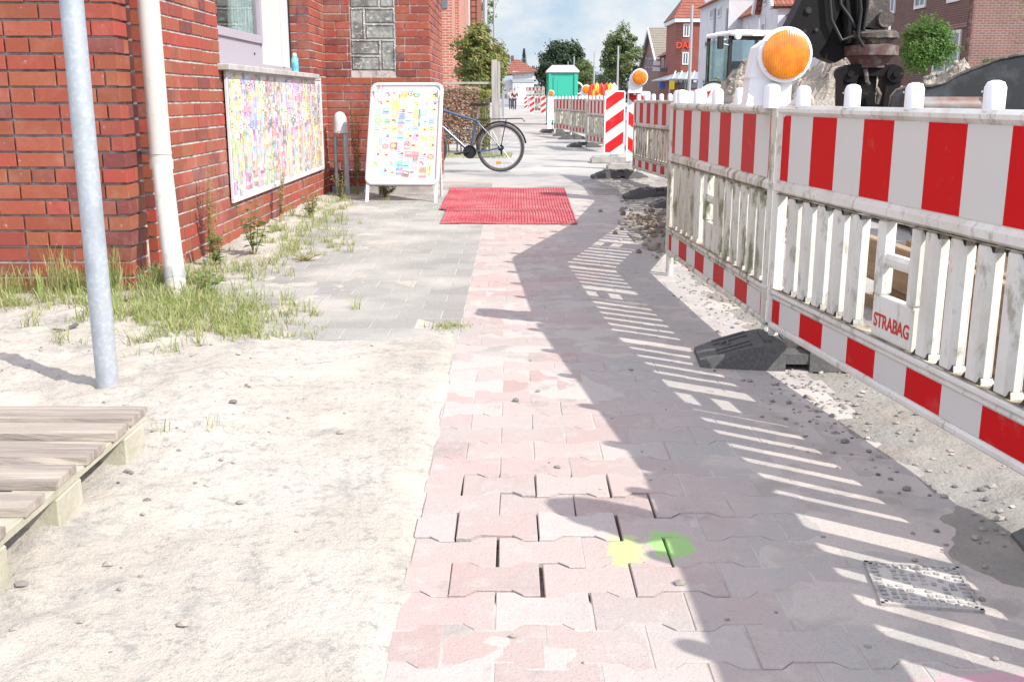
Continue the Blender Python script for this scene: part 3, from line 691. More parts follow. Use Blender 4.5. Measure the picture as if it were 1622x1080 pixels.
b = MB(); sub = MB(); collage(sub, AW-.13, A1z-A0z-.14, .0005, 'mix', 5); sub.v = [(x,y,z+(A0z+A1z)/2) for x,y,z in sub.v]; sub.xf(RX); sub.build('print', M['paper'], AF)
for s_ in (-1,1):
    MB().cbox((s_*(hwid-.03),.012,.12),(.035,.02,.26),.004).xf(RX).build('leg', M['white'], AF)
for s_ in (-1,1):
    MB().tube([(s_*(hwid-.05), .49, A1z*.86),(s_*(hwid-.05), .62, .012)], .014, 8).build('leg', M['white'], AF)

# vent pipe with cap
vp = thing('vent_pipe', 'grey vent pipes with a white hooded cap in the brick corner', 'pipe', (X(540,11.3,.5), 11.3, 0))
MB().tube([(-.06,0,-.02),(-.06,0,.62)], .022, 10).tube([(.05,0,-.02),(.05,0,.66)], .03, 10).build('pipe', M['galv'], vp, True)
MB().lathe((0,0,.66), [(.085,0),(.078,.06),(.078,.12),(.07,.17),(.045,.21),(.01,.225)], 18).build('cap', M['white'], vp, True)

can = thing('drink_can', 'small blue patterned bottle standing on the window sill', 'bottle', (WX-.02, 10.05, WIN[2]+.0105))
MB().lathe((0,0,0), [(.030,0),(.034,.008),(.034,.12),(.024,.145),(.024,.155)], 16).build('body', M['can'], can, True)
MB().lathe((0,0,.155), [(.018,0),(.018,.02),(.013,.024)], 12).build('cap', M['plastic_clean'], can, True)

# galvanised pole
pole = thing('sign_pole', 'tall galvanised steel pole standing in the sand behind the pallet', 'pole', (-1.424,3.47,0))
MB().tube([(0,0,-.1),(0,0,3.1)], .0375, 28).build('post', M['galv'], pole, True)
MB().lathe((0,0,3.1), [(.039,0),(.039,.03),(.02,.04)], 20).build('cap', M['black'], pole, True)

# pallet
pal = thing('wooden_pallet', 'weathered grey wooden pallet lying on the sand in the left foreground', 'pallet', (-1.06,1.87,.012))
D0 = 1.0; Wd = 1.2
ys = [.93,.785,.615,.445,.275,.07]
hs = [.13,.10,.125,.12,.095,.13]
for yy, hw_ in zip(ys, hs):
    b = MB(); n = 14; vs = []
    for i in range(n+1):
        x = -Wd + (Wd-.008)*i/n + (0 if 0 < i < n else random.uniform(-.006,.004)); j = lambda: random.uniform(-.0025,.0025)
        vs += [(x, yy-hw_/2+j(), .122), (x, yy+hw_/2+j(), .122), (x, yy+hw_/2+j()-.002, .143+j()*.5), (x, yy-hw_/2+j()+.002, .143+j()*.5)]
    fs = [(i*4+k, i*4+(k+1)%4, (i+1)*4+(k+1)%4, (i+1)*4+k) for i in range(n) for k in range(4)] + [(0,1,2,3), (n*4+3,n*4+2,n*4+1,n*4)]
    b.add(vs, fs).build('deck_board', M['wood'], pal)
for xx in (-.065, -.60, -1.13):
    MB().cbox((xx,.5,.1095),(.10,1.005,.022),.002).build('stringer_board', M['wood_y'], pal)
    for yy in (.90, .46, .07):
        MB().cbox((xx,yy,.045),(.105,.145,.105),.004,rot=(0,0,random.uniform(-.03,.03))).build('block', M['wood_y'], pal)

# mat
def matw(x, y): return .004*math.sin(y*5+x*3)*math.sin(x*7+1) + .006*math.exp(-((y-9.7-.1*x)/.06)**2) + (.012*max(0,(x-.45)/.2)*max(0,(9.2-y)/.6) if y < 9.2 and x > .45 else 0)
mt = MB(); x0, x1, y0m, y1m = -.72, .60, 8.62, 12.1
n1 = 64
outl = lambda y: (-.67 - .045*(y-8.6)/3.5 + (.0 if y > 9.7 else .07), .545+.065*(y-8.6)/3.5)
ny = 60; nx = 60; vs = []
for j in range(ny+1):
    y = y0m+(y1m-y0m)*j/ny; a, c = outl(y)
    for i in range(nx+1):
        x = a+(c-a)*i/nx; vs.append((x, y + .05*(x-.5) - .11*i/nx, .011+matw(x,y)))
fs = [(j*(nx+1)+i, j*(nx+1)+i+1, (j+1)*(nx+1)+i+1, (j+1)*(nx+1)+i) for j in range(ny) for i in range(nx)]
base = thing('door_mat', 'long red ribbed mat laid across the pavement beside the A-frame board', 'mat', (0,10,0))
mt.add(vs, fs); mt.xf(Matrix.Translation((0,-10,0))); mo_ = mt.build('mat_sheet', M['mat_red'], base)
so = mo_.modifiers.new('thick', 'SOLIDIFY'); so.thickness = .006; so.offset = -1
rb = MB()
for k in range(46):
    f_ = (k+.5)/46
    y_a, y_b = 8.66, 12.05; pts = []
    for j in range(13):
        y = y_a+(y_b-y_a)*j/12; a, c = outl(y); x = a+(c-a)*f_; pts.append((x, y+.05*(x-.5)-.11*f_-10, .0135+matw(x,y)))
    rb.tube(pts, .004, 4)
rb.build('ribs', M['mat_red'], base)

# ------------------------------------------------------------------ bicycle
bk = thing('bicycle', 'dark blue bicycle with rear rack parked behind the brick corner', 'bicycle', (-.16,14.75,0), R(2))
Rw = .338
def wheel(x):
    ty = MB().ring((x,0,Rw), Rw-.022, .022, 'y', 48, 8).build('wheel', M['tyre'], bk, True)
    MB().ring((x,0,Rw), Rw-.05, .011, 'y', 48, 6).build('rim', M['chrome'], ty, True)
    sp = MB()
    for i in range(28):
        a = 2*math.pi*i/28; sp.tube([(x+.018*math.cos(a+.6*(-1)**i), .03*(-1)**i, Rw+.018*math.sin(a+.6*(-1)**i)), (x+(Rw-.05)*math.cos(a), 0, Rw+(Rw-.05)*math.sin(a))], .0012, 4)
    sp.build('spokes', M['chrome'], ty)
    MB().tube([(x,-.05,Rw),(x,.05,Rw)], .022, 12).build('hub', M['black'], ty, True)
wheel(0); wheel(-1.09)
BB_ = Vector((-.44,0,.285)); ST = Vector((-.33,0,.73)); HT = Vector((-.955,0,.90)); HB_ = Vector((-.985,0,.78))
f_ = MB().tube([BB_, ST], .016).tube([ST-Vector((0,0,.02)), HT], .018).tube([BB_, HB_], .021).tube([HT+Vector((.005,0,.03)), HB_+Vector((-.006,0,-.03))], .022)
for s_ in (-1,1): f_.tube([BB_+Vector((.03,s_*.02,0)), (-.2,s_*.04,.30), (0,s_*.06,Rw)], .010).tube([ST+Vector((0,s_*.012,-.03)), (-.17,s_*.035,.53), (0,s_*.06,Rw)], .009)
f_.build('frame', M['blue'], bk, True)
fk = MB()
for s_ in (-1,1): fk.tube([HB_+Vector((0,s_*.03,-.03)), (-1.03,s_*.05,.55), (-1.09,s_*.05,Rw)], .013)
fk.tube([HB_+Vector((0,-.04,-.03)), HB_+Vector((0,.04,-.03))], .018).build('fork', M['blue'], bk, True)
MB().tube([ST, (-.295,0,.90)], .014).build('seat_post', M['chrome'], bk, True)
sa = MB(); prof = [(-.16,.018,.0),(-.10,.022,.004),(-.02,.035,.0),(.05,.065,.004),(.10,.072,.012),(.125,.05,.008)]
vs = []
for (x, w_, zz) in prof: vs += [(x-.28,-w_,.925+zz-.015),(x-.28,-w_*.6,.95+zz),(x-.28,w_*.6,.95+zz),(x-.28,w_,.925+zz-.015)]
sa.add(vs, [(i*4+k, i*4+(k+1)%4, (i+1)*4+(k+1)%4, (i+1)*4+k) for i in range(5) for k in range(4)]+[(0,1,2,3),(23,22,21,20)]).build('saddle', M['black'], bk, True)
MB().tube([HT+Vector((0,0,.02)), (-.97,0,1.0)], .013).tube([(-.97,-.02,1.0),(-.99,-.16,1.03),(-.93,-.29,1.03)], .011).tube([(-.97,.02,1.0),(-.99,.16,1.03),(-.93,.29,1.03)], .011).build('handlebar', M['black'], bk, True)
ck = MB().lathe((-.44,-.05,.285), [(.095,0),(.095,.004)], 28, 'y').ring((-.44,-.058,.285), .088,.006,'y',28,6); c_ = ck.build('crankset', M['black'], bk)
MB().tube([(-.44,-.07,.285),(-.60,-.075,.265)], .010).build('crank_arm', M['black'], c_, True)
MB().cbox((-.61,-.12,.262),(.09,.07,.022),.004).build('pedal', M['black'], c_)
MB().tube([(-.44,.07,.285),(-.285,.075,.305)], .010).build('crank_arm', M['black'], c_, True)
MB().cbox((-.275,.12,.308),(.09,.07,.022),.004).build('pedal', M['black'], c_)
MB().tube([(-.44,-.052,.285+.09),(0,-.045,Rw+.04)], .004,5).tube([(-.44,-.052,.285-.09),(.02,-.045,.23),(0,-.045,Rw-.03)], .004,5).build('chain', M['black'], bk)
MB().tube([(.01,-.045,Rw),(.01,-.05,.24)], .014).lathe((0,-.05,Rw), [(.045,0),(.03,.03)], 16, 'y').build('derailleur', M['black'], bk)
mg = MB().ring((0,0,Rw), Rw+.022, .014, 'y', 24, 6, a0=R(10), a1=R(165)); mg.build('mudguard', M['black'], bk, True)
rk = MB().tube([(-.34,-.05,.73),(.30,-.06,.745),(.34,-.03,.70)], .006).tube([(-.34,.05,.73),(.30,.06,.745),(.34,.03,.70)], .006)
for xx in (-.1,.05,.2): rk.tube([(xx,-.055,.74),(xx,.055,.74)], .005)
for s_ in (-1,1): rk.tube([(.08,s_*.06,.74),(0,s_*.06,Rw)], .005)
rk.build('rack', M['black'], bk)
MB().cbox((-.03,-.02,.13),(.075,.008,.04),.003).build('reflector', M['reflector'], bk)

# ------------------------------------------------------------------ barrier panels
def make_barrier(word=True, red='film_r'):
    t = thing('safety_barrier', 'x', 'barrier', (0,0,0), 0, 'red and white plastic barrier panels along the works')
    L_ = 1.97; th = .045
    b = MB()
    z0, zs0, zs1, zr1, zl0, zl1, zb1, zt = .13, .158, .252, .296, .296, .668, .965, 1.0
    zb0 = .715
    b.cbox((0,0,.144),(L_,.05,.028),.008)                                        # bottom lip
    b.bb(-L_/2+.004, L_/2-.004, -.014, .014, zs0, zs1)                            # lower board
    b.cbox((0,0,.260),(L_,.040,.016),.005); b.cbox((0,0,.283),(L_,.056,.030),.010)
    b.cbox((0,0,.690),(L_,.058,.050),.014)                                       # middle rail
    b.bb(-L_/2+.004, L_/2-.004, -.014, .014, zb0, zb1)                            # upper board
    b.cbox((0,0,.983),(L_,.056,.036),.012)                                       # top rail
    for s_ in (-1,1): b.cbox((s_*(L_/2-.022),0,.565),(.044,.050,.868),.010)         # end posts
    n6 = [-.925+.13*i for i in range(6)]
    # mid block with two openings
    bx0, bx1 = -.115, .135
    for xx in n6[1:]+[.135+.065+.13*i for i in range(6)]:
        b.cbox((xx,0,.482),(.074,.050,.385),.016)
        for s_ in (-1,1):                                                        # flared feet and heads of the slats
            b.box((xx,0,.306),(.10,.044,.022),taper=.75); b.box((xx,0,.658),(.10,.044,.022),rot=(math.pi,0,0),taper=.75)
    b.cbox(((bx0+bx1)/2,0,.362),(bx1-bx0,.034,.135),.004)                          # lettered lower field
    b.cbox((bx0+.022,0,.548),(.044,.050,.245),.012); b.cbox((bx1-.022,0,.548),(.044,.050,.245),.012)
    b.cbox(((bx0+bx1)/2,0,.543),(bx1-bx0-.08,.044,.040),.012)
    b.build('body', M['plastic' if red == 'film_r' else 'plastic_dirty'], t, True)
    for i, xx in enumerate((-.80,-.40,0,.40,.80)):
        b2 = MB().tube([(xx,0,.995),(xx,0,1.055),(xx,0,1.068),(xx,0,1.073)], [.027,.027,.021,.008], 14)
        b2.tube([(xx-.012,-.0285,1.045),(xx-.012,-.0265,1.045)], .003, 6)
        b2.build('stub', M['plastic_clean'], t, True)
    for (za, zb_, nm) in ((zb0+.004, zb1-.002, 'upper_stripes'), (zs0+.002, zs1-.002, 'lower_stripes')):
        RC = (.52,.010,.012) if red == 'film_r' else (.46,.035,.035); WC = (.57,.55,.525)
        for s_ in (-1,1):
            fm = MB(); x = -L_/2+.047; k = 0; e = L_/2-.047; nxt = x+.075; xs = [x]; cc = []
            while x < e-.001:
                nxt = min(nxt, e); xs.append(nxt); cc.append(RC if k % 2 == 0 else WC); x = nxt; nxt = x+.197; k += 1
            n_ = len(xs); ya_, yb2 = s_*.0142, s_*.0156
            vs = [(q_, yy, zz) for q_ in xs for (yy, zz) in ((yb2,za),(yb2,zb_),(ya_,zb_),(ya_,za))]
            fs = [(i*4+a_, i*4+(a_+1)%4, i*4+4+(a_+1)%4, i*4+4+a_) for i in range(n_-1) for a_ in range(4)]
            fm.v = vs; fm.f = fs + [(0,1,2,3), (n_*4-1,n_*4-2,n_*4-3,n_*4-4)]; fm.c = [c for c in cc for _ in range(4)] + [RC, cc[-1]]
            fm.build(nm, M['film'], t)
    for zz in (.6665, .2985):
        MB().bb(-L_/2+.05, L_/2-.05, -.0275, .0275, zz-.0014, zz+.0016).build('dirt_line', M['grimeline'], t)
    if word:
        text_mesh('lettering', 'STRABAG', .060, M['red_ink'], t, (.012,-.0178,.350), (R(90),0,0), .0005, .86, 1.0)
    # leg pegs
    for s_ in (-1,1): MB().tube([(s_*(L_/2-.03),0,.0),(s_*(L_/2-.03),0,.14)], .019, 10).build('peg', M['plastic'], t)
    return t
pA = make_barrier(True); pB = make_barrier(False, 'film_r2')
def place_panel(src, first, a, b_, label):
    a = Vector((*a,0)); b_ = Vector((*b_,0)); d = b_-a; rz = math.atan2(d.y, d.x); mid = (a+b_)/2
    o = src if first else copy_tree(src); o.location = mid; o.rotation_euler = (0,0,rz); o['label'] = label; return o
J = [(1.305,2.08),(1.045,4.06),(.935,6.05),(1.45,7.95),(1.78,9.85),(1.80,11.72),(1.61,13.62)]
# local -y face of a panel running far -> near (direction towards the camera) looks to -x
place_panel(pA, True, J[1], J[0], 'nearest white barrier panel with red stripes and a stencilled word, right foreground')
place_panel(pB, True, J[2], J[1], 'second barrier panel, with dirty white slats, joined to the far end of the nearest one')
place_panel(pB, False, J[3], J[2], 'barrier panel bending away to the right, mostly hidden behind the second panel')
place_panel(pB, False, J[4], J[3], 'barrier panel hidden behind the slats of the second panel')
place_panel(pB, False, J[5], J[4], 'barrier panel set back behind the upright ends of the second panel')
place_panel(pB, False, J[6], J[5], 'short looking grimy barrier panel right of the two diagonal striped boards')
pn = place_panel(pA, False, J[0], (1.33,.10), 'barrier panel continuing toward the viewer past the nearest one')
far_pan = [((1.63,22.3),(1.84,20.4),'dusty barrier panel just left of the diagonal striped boards'),((1.60,28.3),(1.90,26.4),'middle one of the three far dusty barrier panels'),((1.28,31.4),(1.66,29.5),'far dusty barrier panel beside the white stand'),
           ((1.25,101.0),(3.2,100.0),'lower one of the leftmost stacked pair of barrier panels at the street end'),((3.3,98.0),(5.25,97.5),'lower one of the right stacked pair of barrier panels at the street end'),((1.5,76),(2.6,74.3),'barrier panel standing between the far beacon boards'),((2.2,70),(4.1,69.6),'barrier panel across the road left of the green toilet')]
for a, b_, lb in far_pan: place_panel(pB, False, a, b_, lb)
for a, b_, lb in (((1.25,101.0),(3.2,100.0),'upper one of the leftmost stacked pair of barrier panels at the street end'),((3.3,98.0),(5.25,97.5),'upper one of the right stacked pair of barrier panels at the street end')):
    o = place_panel(pB, False, a, b_, lb); o.location.z = 1.0

# rubber feet
def make_foot():
    t = thing('barrier_weight', 'x', 'barrier foot', (0,0,0), 0, 'dark rubber feet below the barriers')
    b = MB()
    for s_ in (-1,1):
        P_ = [(.40,.0,.13),(.40,.028,.125),(.37,.042,.13),(.20,.098,.155),(.12,.112,.165),(.05,.116,.165)]
        vs = [];
        for (px_, pz_, pw_) in P_[1:]: vs += [(s_*px_,-pw_,pz_),(s_*px_,pw_,pz_),(s_*px_,pw_+.012,0),(s_*px_,-pw_-.012,0)]
        b.add(vs, [(i*4+k, i*4+(k+1)%4, i*4+4+(k+1)%4, i*4+4+k) for i in range(4) for k in range(4)]+[(0,1,2,3),(19,18,17,16)])
        for yy in (-.11,-.055,.055,.11): b.box((s_*.255,yy,.083),(.15,.022,.012),rot=(0,s_*.32,0))
        b.bb(s_*.10,s_*.13,-.10,.10,.112,.124)
    b.bb(-.052,.052,-.165,.165,.03,.075); b.bb(-.045,.045,-.05,.05,.075,.118)
    b.build('block', M['rubber'], t)
    MB().tube([(-.30,-.03,.066),(-.27,-.03,.085),(-.27,.03,.085),(-.30,.03,.066)],.008,6).build('handle_bar', M['rubber'], t)
    return t
ft = make_foot(); first = True
foot_spots = [((1.115,3.98),-4,'dark rubber foot under the joint of the two nearest barrier panels'),((1.545,2.12),-4,'rubber foot at the lower right picture edge'),((1.45,7.95),5,'rubber foot hidden behind the second barrier panel'),
  ((1.70,9.9),0,'rubber foot behind the end of the second barrier panel'),((1.55,10.9),0,'rubber foot on the soil behind the spilled clods'),((1.42,13.7),4,'rubber foot below the grimy panel right of the diagonal boards'),((1.55,22.4),0,'rubber foot left of the diagonal striped boards'),((1.55,26.6),0,'rubber foot of the middle far panel, nearer one'),((1.5,29.0),0,'rubber foot of the middle far panel, farther one'),((1.25,31.6),0,'rubber foot beside the white stand')]
for (p, a, lb) in foot_spots:
    o = ft if first else copy_tree(ft); first = False; o.location = (p[0], p[1], .0); o.rotation_euler = (0,0,R(a)); o.scale = (.92,.9,.88); o['label'] = lb

# warning lamps
def make_lamp():
    t = thing('warning_lamp', 'x', 'warning lamp', (0,0,0), 0, 'amber warning lamps on the barriers')
    prof = [(-.085,0),(.085,0),(.085,.10),(.075,.17),(.04,.235),(-.02,.245),(-.06,.215),(-.078,.11)]
    MB().prism([(x,z) for x,z in prof], -.05, .055, 'xz').bb(-.088,.088,-.053,.058,-.005,.006).bb(-.088,.088,-.053,.058,.100,.106).build('housing', M['plastic_clean'], t)
    MB().lathe((.045,-.055,.185), [(.098,.012),(.104,-.01),(.104,-.028),(.094,-.034)], 40, 'y').build('ring', M['plastic_clean'], t, True)
    b = MB().lathe((.045,-.091,.185), [(.092,.004),(.091,-.008),(.07,-.018),(.035,-.022),(.004,-.022)], 40, 'y'); ln = b.build('lens', M['amber'], t, True)
    for a in (35,145,215,325): 
        MB().lathe((.045+.094*math.cos(R(a)),-.092,.185+.094*math.sin(R(a))), [(.005,.0),(.004,-.004)], 8, 'y').build('screw', M['plastic_clean'], t)
    MB().tube([(0,0,-.03),(0,0,0)], .018, 10).build('stem', M['plastic_clean'], t)
    return t
lp0 = make_lamp()
lp0.location = (X(1219,4.12,1.1), 4.16, 1.005); lp0['label'] = 'big amber warning lamp with white housing over the nearest panel joint'
dup(lp0, (1.30,1.66,1.02), R(20), 'amber warning lamp on the joint at the right, outside the picture edge')
l2 = dup(lp0, (X(1006,15.2,1.0), 15.25, 1.10), R(0), 'amber warning lamp on top of the right diagonal striped board', (1.15,1.15,1.15))
dup(lp0, (X(871,33,1.0), 33, 1.0), R(0), 'small amber lamp above the white stand left of the green toilet', (.9,.9,.9))
dup(lp0, (X(925,31,1.0), 31, 1.02), R(0), 'small amber lamp right of the green toilet', (1.3,1.3,1.3))
# joint clip next to the big lamp
cl = MB().tube([(1.06,4.03,.93),(1.045,3.97,.985),(1.07,3.93,1.02),(1.11,3.95,1.035),(1.12,4.05,1.02)], .015, 8)
tag(cl.build('joint_clip', M['plastic'], None, True), 'curved white plastic clip hooking the two nearest panels together', 'clip')
cl2 = MB().tube([(1.012,4.10,.99),(1.012,4.10,1.075),(1.012,4.10,1.085)], [.033,.033,.02], 12)
tag(cl2.build('joint_post', M['plastic_clean'], None, True), 'thick white post end at the joint right under the big amber lamp', 'post')

# diagonal boards
def make_board(flip):
    t = thing('beacon_board', 'x', 'beacon board', (0,0,0), 0, 'diagonal striped beacon boards')
    w_, z0, z1 = .165, .12, 1.12
    o = rr_path(w_, z0, z1, .03, 4); MB().prism([(x,z) for x,_,z in o], .0, .035, 'xz').build('board', M['plastic_clean'], t)
    rd = MB(); a = w_-.018; s_ = -1 if flip else 1; za, zb_ = z0+.02, z1-.02
    def clipz(pts):                                             # keep stripe inside the board
        return [(x, min(max(z, za), zb_)) for x, z in pts]
    zz = za-.42
    while zz < zb_:
        pts = [(-a, zz), (a, zz+2*a*.72), (a, zz+2*a*.72+.185), (-a, zz+.185)]
        # polygon clip against z range
        def cut(P_, zl, keep):
            o_ = []
            for i in range(len(P_)):
                p, q_ = P_[i], P_[(i+1)%len(P_)]; ip, iq = keep(p[1]), keep(q_[1])
                if ip: o_.append(p)
                if ip != iq: t_ = (zl-p[1])/(q_[1]-p[1]); o_.append((p[0]+t_*(q_[0]-p[0]), zl))
            return o_
        P_ = cut(pts, za, lambda v: v > za)
        if len(P_) > 2: P_ = cut(P_, zb_, lambda v: v < zb_)
        if len(P_) > 2:
            P_ = [(s_*x, z) for x, z in P_]; rd.prism(P_, -.002, -.0005, 'xz')
        zz += .36
    wt = MB().bb(-a, a, -.0005+.0002, .0, za, zb_).build('white_face', M['signwhite'], t)
    rd.build('red_stripes', M['film_r'], t)
    MB().bb(-.03,.03,.005,.03,0.02,.13).build('stem', M['plastic_clean'], t)
    return t
bd = make_board(False); bd.location = (X(973.5,17.0,.6),17.0,.02); bd['label'] = 'left one of the two tall boards with diagonal red and white stripes'
bd2 = make_board(True); bd2.location = (X(1011,15.3,.6),15.3,.0); bd2['label'] = 'right one of the two diagonal striped boards, carrying an amber lamp'
for (px, D) in ((843,66),(861,62),(851,84),(833,92)):
    c = copy_tree(bd if px % 2 else bd2); c.location = (X(px,D,.6),D,0); c['label'] = {843:'tiny striped beacon board, second from the left far down the pavement',861:'tiny striped beacon board nearest to the green toilet',851:'tiny striped beacon board between two others far down the pavement',833:'leftmost tiny striped beacon board far down the pavement'}[px]
def base_plate(x, y, lb, s_=1, rz=0):
    t = thing('beacon_weight', lb, 'rubber foot', (x,y,0), rz, 'rubber feet of the beacon boards')
    MB().prism([(-.38,0),(-.38,.05),(-.33,.09),(.33,.09),(.38,.05),(.38,0)], -.2, .2, 'xz').build('block', M['concrete'], t)
    MB().bb(-.06,.06,-.06,.06,.09,.13).build('socket', M['galv'], t)
base_plate(X(973,17,.1),17.02,'rubber foot below the left diagonal striped board')
base_plate(X(1003,15.3,.1),15.32,'rubber foot below the right diagonal striped board')

# white stand left of toilet
ws = thing('white_stand', 'white plastic barrier end standing upright left of the green toilet', 'barrier', (X(875,32.5,.5),32.5,0))
MB().prism([(-.14,0),(-.16,.3),(-.15,1.05),(.13,1.05),(.15,.3),(.12,0),(.03,0),(.03,.35),(-.03,.35),(-.03,0)], -.04, .04, 'xz').build('body', M['plastic_clean'], ws)
MB().prism([(-.4,0),(-.3,.08),(.3,.08),(.4,0)], -.2, .2, 'xz').build('foot', M['rubber'], ws)

# portable toilet
tl = thing('portable_toilet', 'teal green portable toilet cabin with white roof beside the fence line', 'portable toilet', (X(890,41.5,1.0),41.5,0))
b = MB().bb(-.56,.56,-.56,.56,.06,1.98)
for i in range(5): b.bb(-.60,-.56,-.5+i*.23,-.4+i*.23,.1,1.95); b.bb(.56,.60,-.5+i*.23,-.4+i*.23,.1,1.95)
for s_ in (-1,1): b.bb(s_*.5-.05,s_*.5+.05,-.60,-.56,.08,1.97)
b.build('body', M['teal'], tl)
d = MB().bb(-.36,.36,-.585,-.565,.12,1.82).build('door', M['teal'], tl)
MB().bb(-.20,.20,-.592,-.586,.3,1.0).bb(-.20,.20,-.592,-.586,1.1,1.7).build('door_panel', M['teal'], d)
MB().bb(.27,.33,-.60,-.586,.95,1.1).build('handle', M['black'], d)
MB().prism([(-.64,1.98),(.64,1.98),(.64,2.04),(.42,2.25),(-.42,2.25),(-.64,2.04)], -.64, .64, 'xz').build('roof', M['signwhite'], tl)
MB().bb(-.6,.6,-.6,.6,0,.06).build('skid', M['black'], tl)
hs_ = MB().ring((X(914,38,1.3),38,1.35),.20,.03,'y',24,8,a0=R(-80),a1=R(85)); tag(hs_.build('hose_loop', M['plastic']), 'pale hose loop arching right of the green toilet', 'hose')

# bundled warning sheets
for i, (px, c) in enumerate([(938,'flag_r'),(944,'flag_y'),(951,'flag_r'),(959,'flag_r'),(965,'flag_y'),(971,'plastic_clean')]):
    b = MB(); x = X(px,24,1.2)
    pts = [(x-.03,24,.95),(x-.045,24,1.12),(x-.02,24,1.27),(x+.02,24,1.32),(x+.05,24,1.26),(x+.06,24,1.08),(x+.05,24,.95)]
    b.tube(pts, [.05,.055,.05,.045,.05,.055,.05], 8)
    tag(b.build('rolled_sheet', M[c], None, True), ['red rolled sheet at the left end of the bundle behind the far barriers','yellow rolled sheet between two red ones behind the far barriers','red rolled sheet right of the yellow one behind the far barriers','orange red rolled sheet near the right end of the bundle','yellow rolled sheet near the right end of the bundle','whitish rolled sheet at the right end of the bundle'][i], 'rolled sheet', 'rolled plastic sheets behind the barriers')
sk = thing('site_box', 'grey storage box hidden behind the far barriers under the rolled sheets', 'box', (X(954,24.2,.5),24.25,0))
MB().bb(-.36,.36,-.3,.3,0,.90).build('body', M['concrete'], sk); MB().bb(-.38,.38,-.32,.32,.90,.95).build('lid', M['galv'], sk)

# ------------------------------------------------------------------ timber behind the near barrier
tw = [(1.95,3.4,4.4,-.16,.24,.06),(2.02,3.2,4.6,.03,.24,.06),(1.98,3.5,4.5,.21,.22,.06),(2.14,3.0,4.6,.30,.05,.26),(2.5,3.6,5.0,-.1,.06,.3),(2.05,2.2,2.2,.20,.5,.05),(2.3,3.4,3.6,.42,.2,.06),(2.35,3.4,3.8,.2,.2,.06)]
lbs = ['lowest timber plank of the pile seen through the nearest barrier slats','middle timber plank seen through the nearest barrier slats','upper timber plank seen through the square barrier openings','flat board lying on top of the timber planks','wide plank lying in the pit behind the timber','tall dark board standing on edge at the right end of the timber pile','topmost rear plank of the timber pile','second rear plank of the timber pile']
for (x, y, L_, z, hh, ww), lb in zip(tw, lbs):
    b = MB().cbox((0,0,0),(ww,L_,hh),.006,rot=(random.uniform(-.03,.03),random.uniform(-.08,.08),random.uniform(-.04,.02)))
    o = tag(b.build('timber_plank', M['timber']), lb, 'plank', 'timber planks behind the nearest barrier'); o.location = (x, y, z)

# ------------------------------------------------------------------ heaps
def heap(name, cx, cy, rx, ry, hgt, lb, m, seed):
    n = 90; vs = []
    for j in range(n):
        for i in range(n):
            u = -1.1+2.2*i/(n-1); v = -1.1+2.2*j/(n-1); d = math.hypot(u, v)
            vs.append([cx+u*rx, cy+v*ry, d, u, v])
    a = np.array(vs); h = np.clip(1-a[:,2]**1.7, 0, 1)*hgt
    h = h*(1+.5*fbm(a[:,0],a[:,1],1.4,3,seed)) + np.clip(1-a[:,2],0,.3)*(.34*fbm(a[:,0],a[:,1],5,5,seed+3,.75)) - .06
    co = np.stack([a[:,0]-cx, a[:,1]-cy, h], -1)
    b = MB(); b.v = [tuple(p) for p in co]; b.f = [(j*n+i, j*n+i+1, (j+1)*n+i+1, (j+1)*n+i) for j in range(n-1) for i in range(n-1)]; b.c = [None]*len(b.f)
    for k in range(420):
        an = random.uniform(0,6.283); rr = random.random()**.6; x = rx*rr*math.cos(an); y = ry*rr*math.sin(an); i = int((rr*math.cos(an)+1.1)/2.2*(n-1)); j = int((rr*math.sin(an)+1.1)/2.2*(n-1))
        b.blob((x,y,h[j*n+i]), random.uniform(.015,.05), 1, .35)
    o = b.build(name, m); o.location = (cx,cy,0); tag(o, lb, 'heap', 'dug sand heaps on the road')
heap('sand_heap', X(1345,13.5,.7), 13.6, 1.75, 1.3, 1.66, 'big pale sand heap behind the digger coupler', M['heap'], 71)
heap('sand_heap', X(1205,15.5,.7), 15.6, 1.0, 1.0, 1.95, 'smaller sand heap in front of the loader cab, left of the big amber lamp', M['heap'], 83)
heap('sand_heap', X(1440,14.5,.7), 14.2, 1.35, 1.2, 1.5, 'low sand heap trailing off under the round clipped tree', M['heap'], 95)
heap('sand_heap', X(1135,24,.7), 24, 1.2, 1.0, 1.2, 'distant sand heap just above the rail of the second barrier panel', M['tarmac_lump'], 105)

# ------------------------------------------------------------------ excavator arm
ex = thing('excavator', 'black muddy excavator arm with rotating coupler hanging over the sand heap', 'excavator', (X(1380,9.6,1.0),9.6,0))
def L9(px, py, D=9.6): return (X(px,D,Hh(py,D))-ex.location.x, Hh(py,D))
def polyp(pts, D=9.6): return [L9(px,py,D) for px, py in pts]
stick = [(1268,-10),(1252,25),(1238,52),(1236,62),(1262,86),(1285,92),(1300,70),(1318,30),(1338,-20),(1360,-140),(1300,-140)]
MB().prism(polyp(stick), -.16, .10, 'xz').build('stick', M['steel'], ex)
for (px, py, r_) in ((1256,68,.035),(1272,20,.025),(1284,50,.012),(1266,52,.012)):
    b = MB(); u, v = L9(px,py); b.lathe((u,-.16,v), [(r_,0),(r_*.8,-.02)], 14, 'y')
    b.ring((u,-.17,v), r_, .006, 'y', 16, 6); b.build('pin', M['scrape'], ex)
lk = MB().prism(polyp([(1312,-60),(1300,40),(1290,78),(1302,92),(1322,100),(1345,88),(1350,50),(1352,-60)]), -.02, .18, 'xz')
lk.prism(polyp([(1345,-60),(1345,50),(1368,58),(1392,40),(1390,-60)]), .0, .14, 'xz'); lk.build('link_arm', M['steel'], ex)
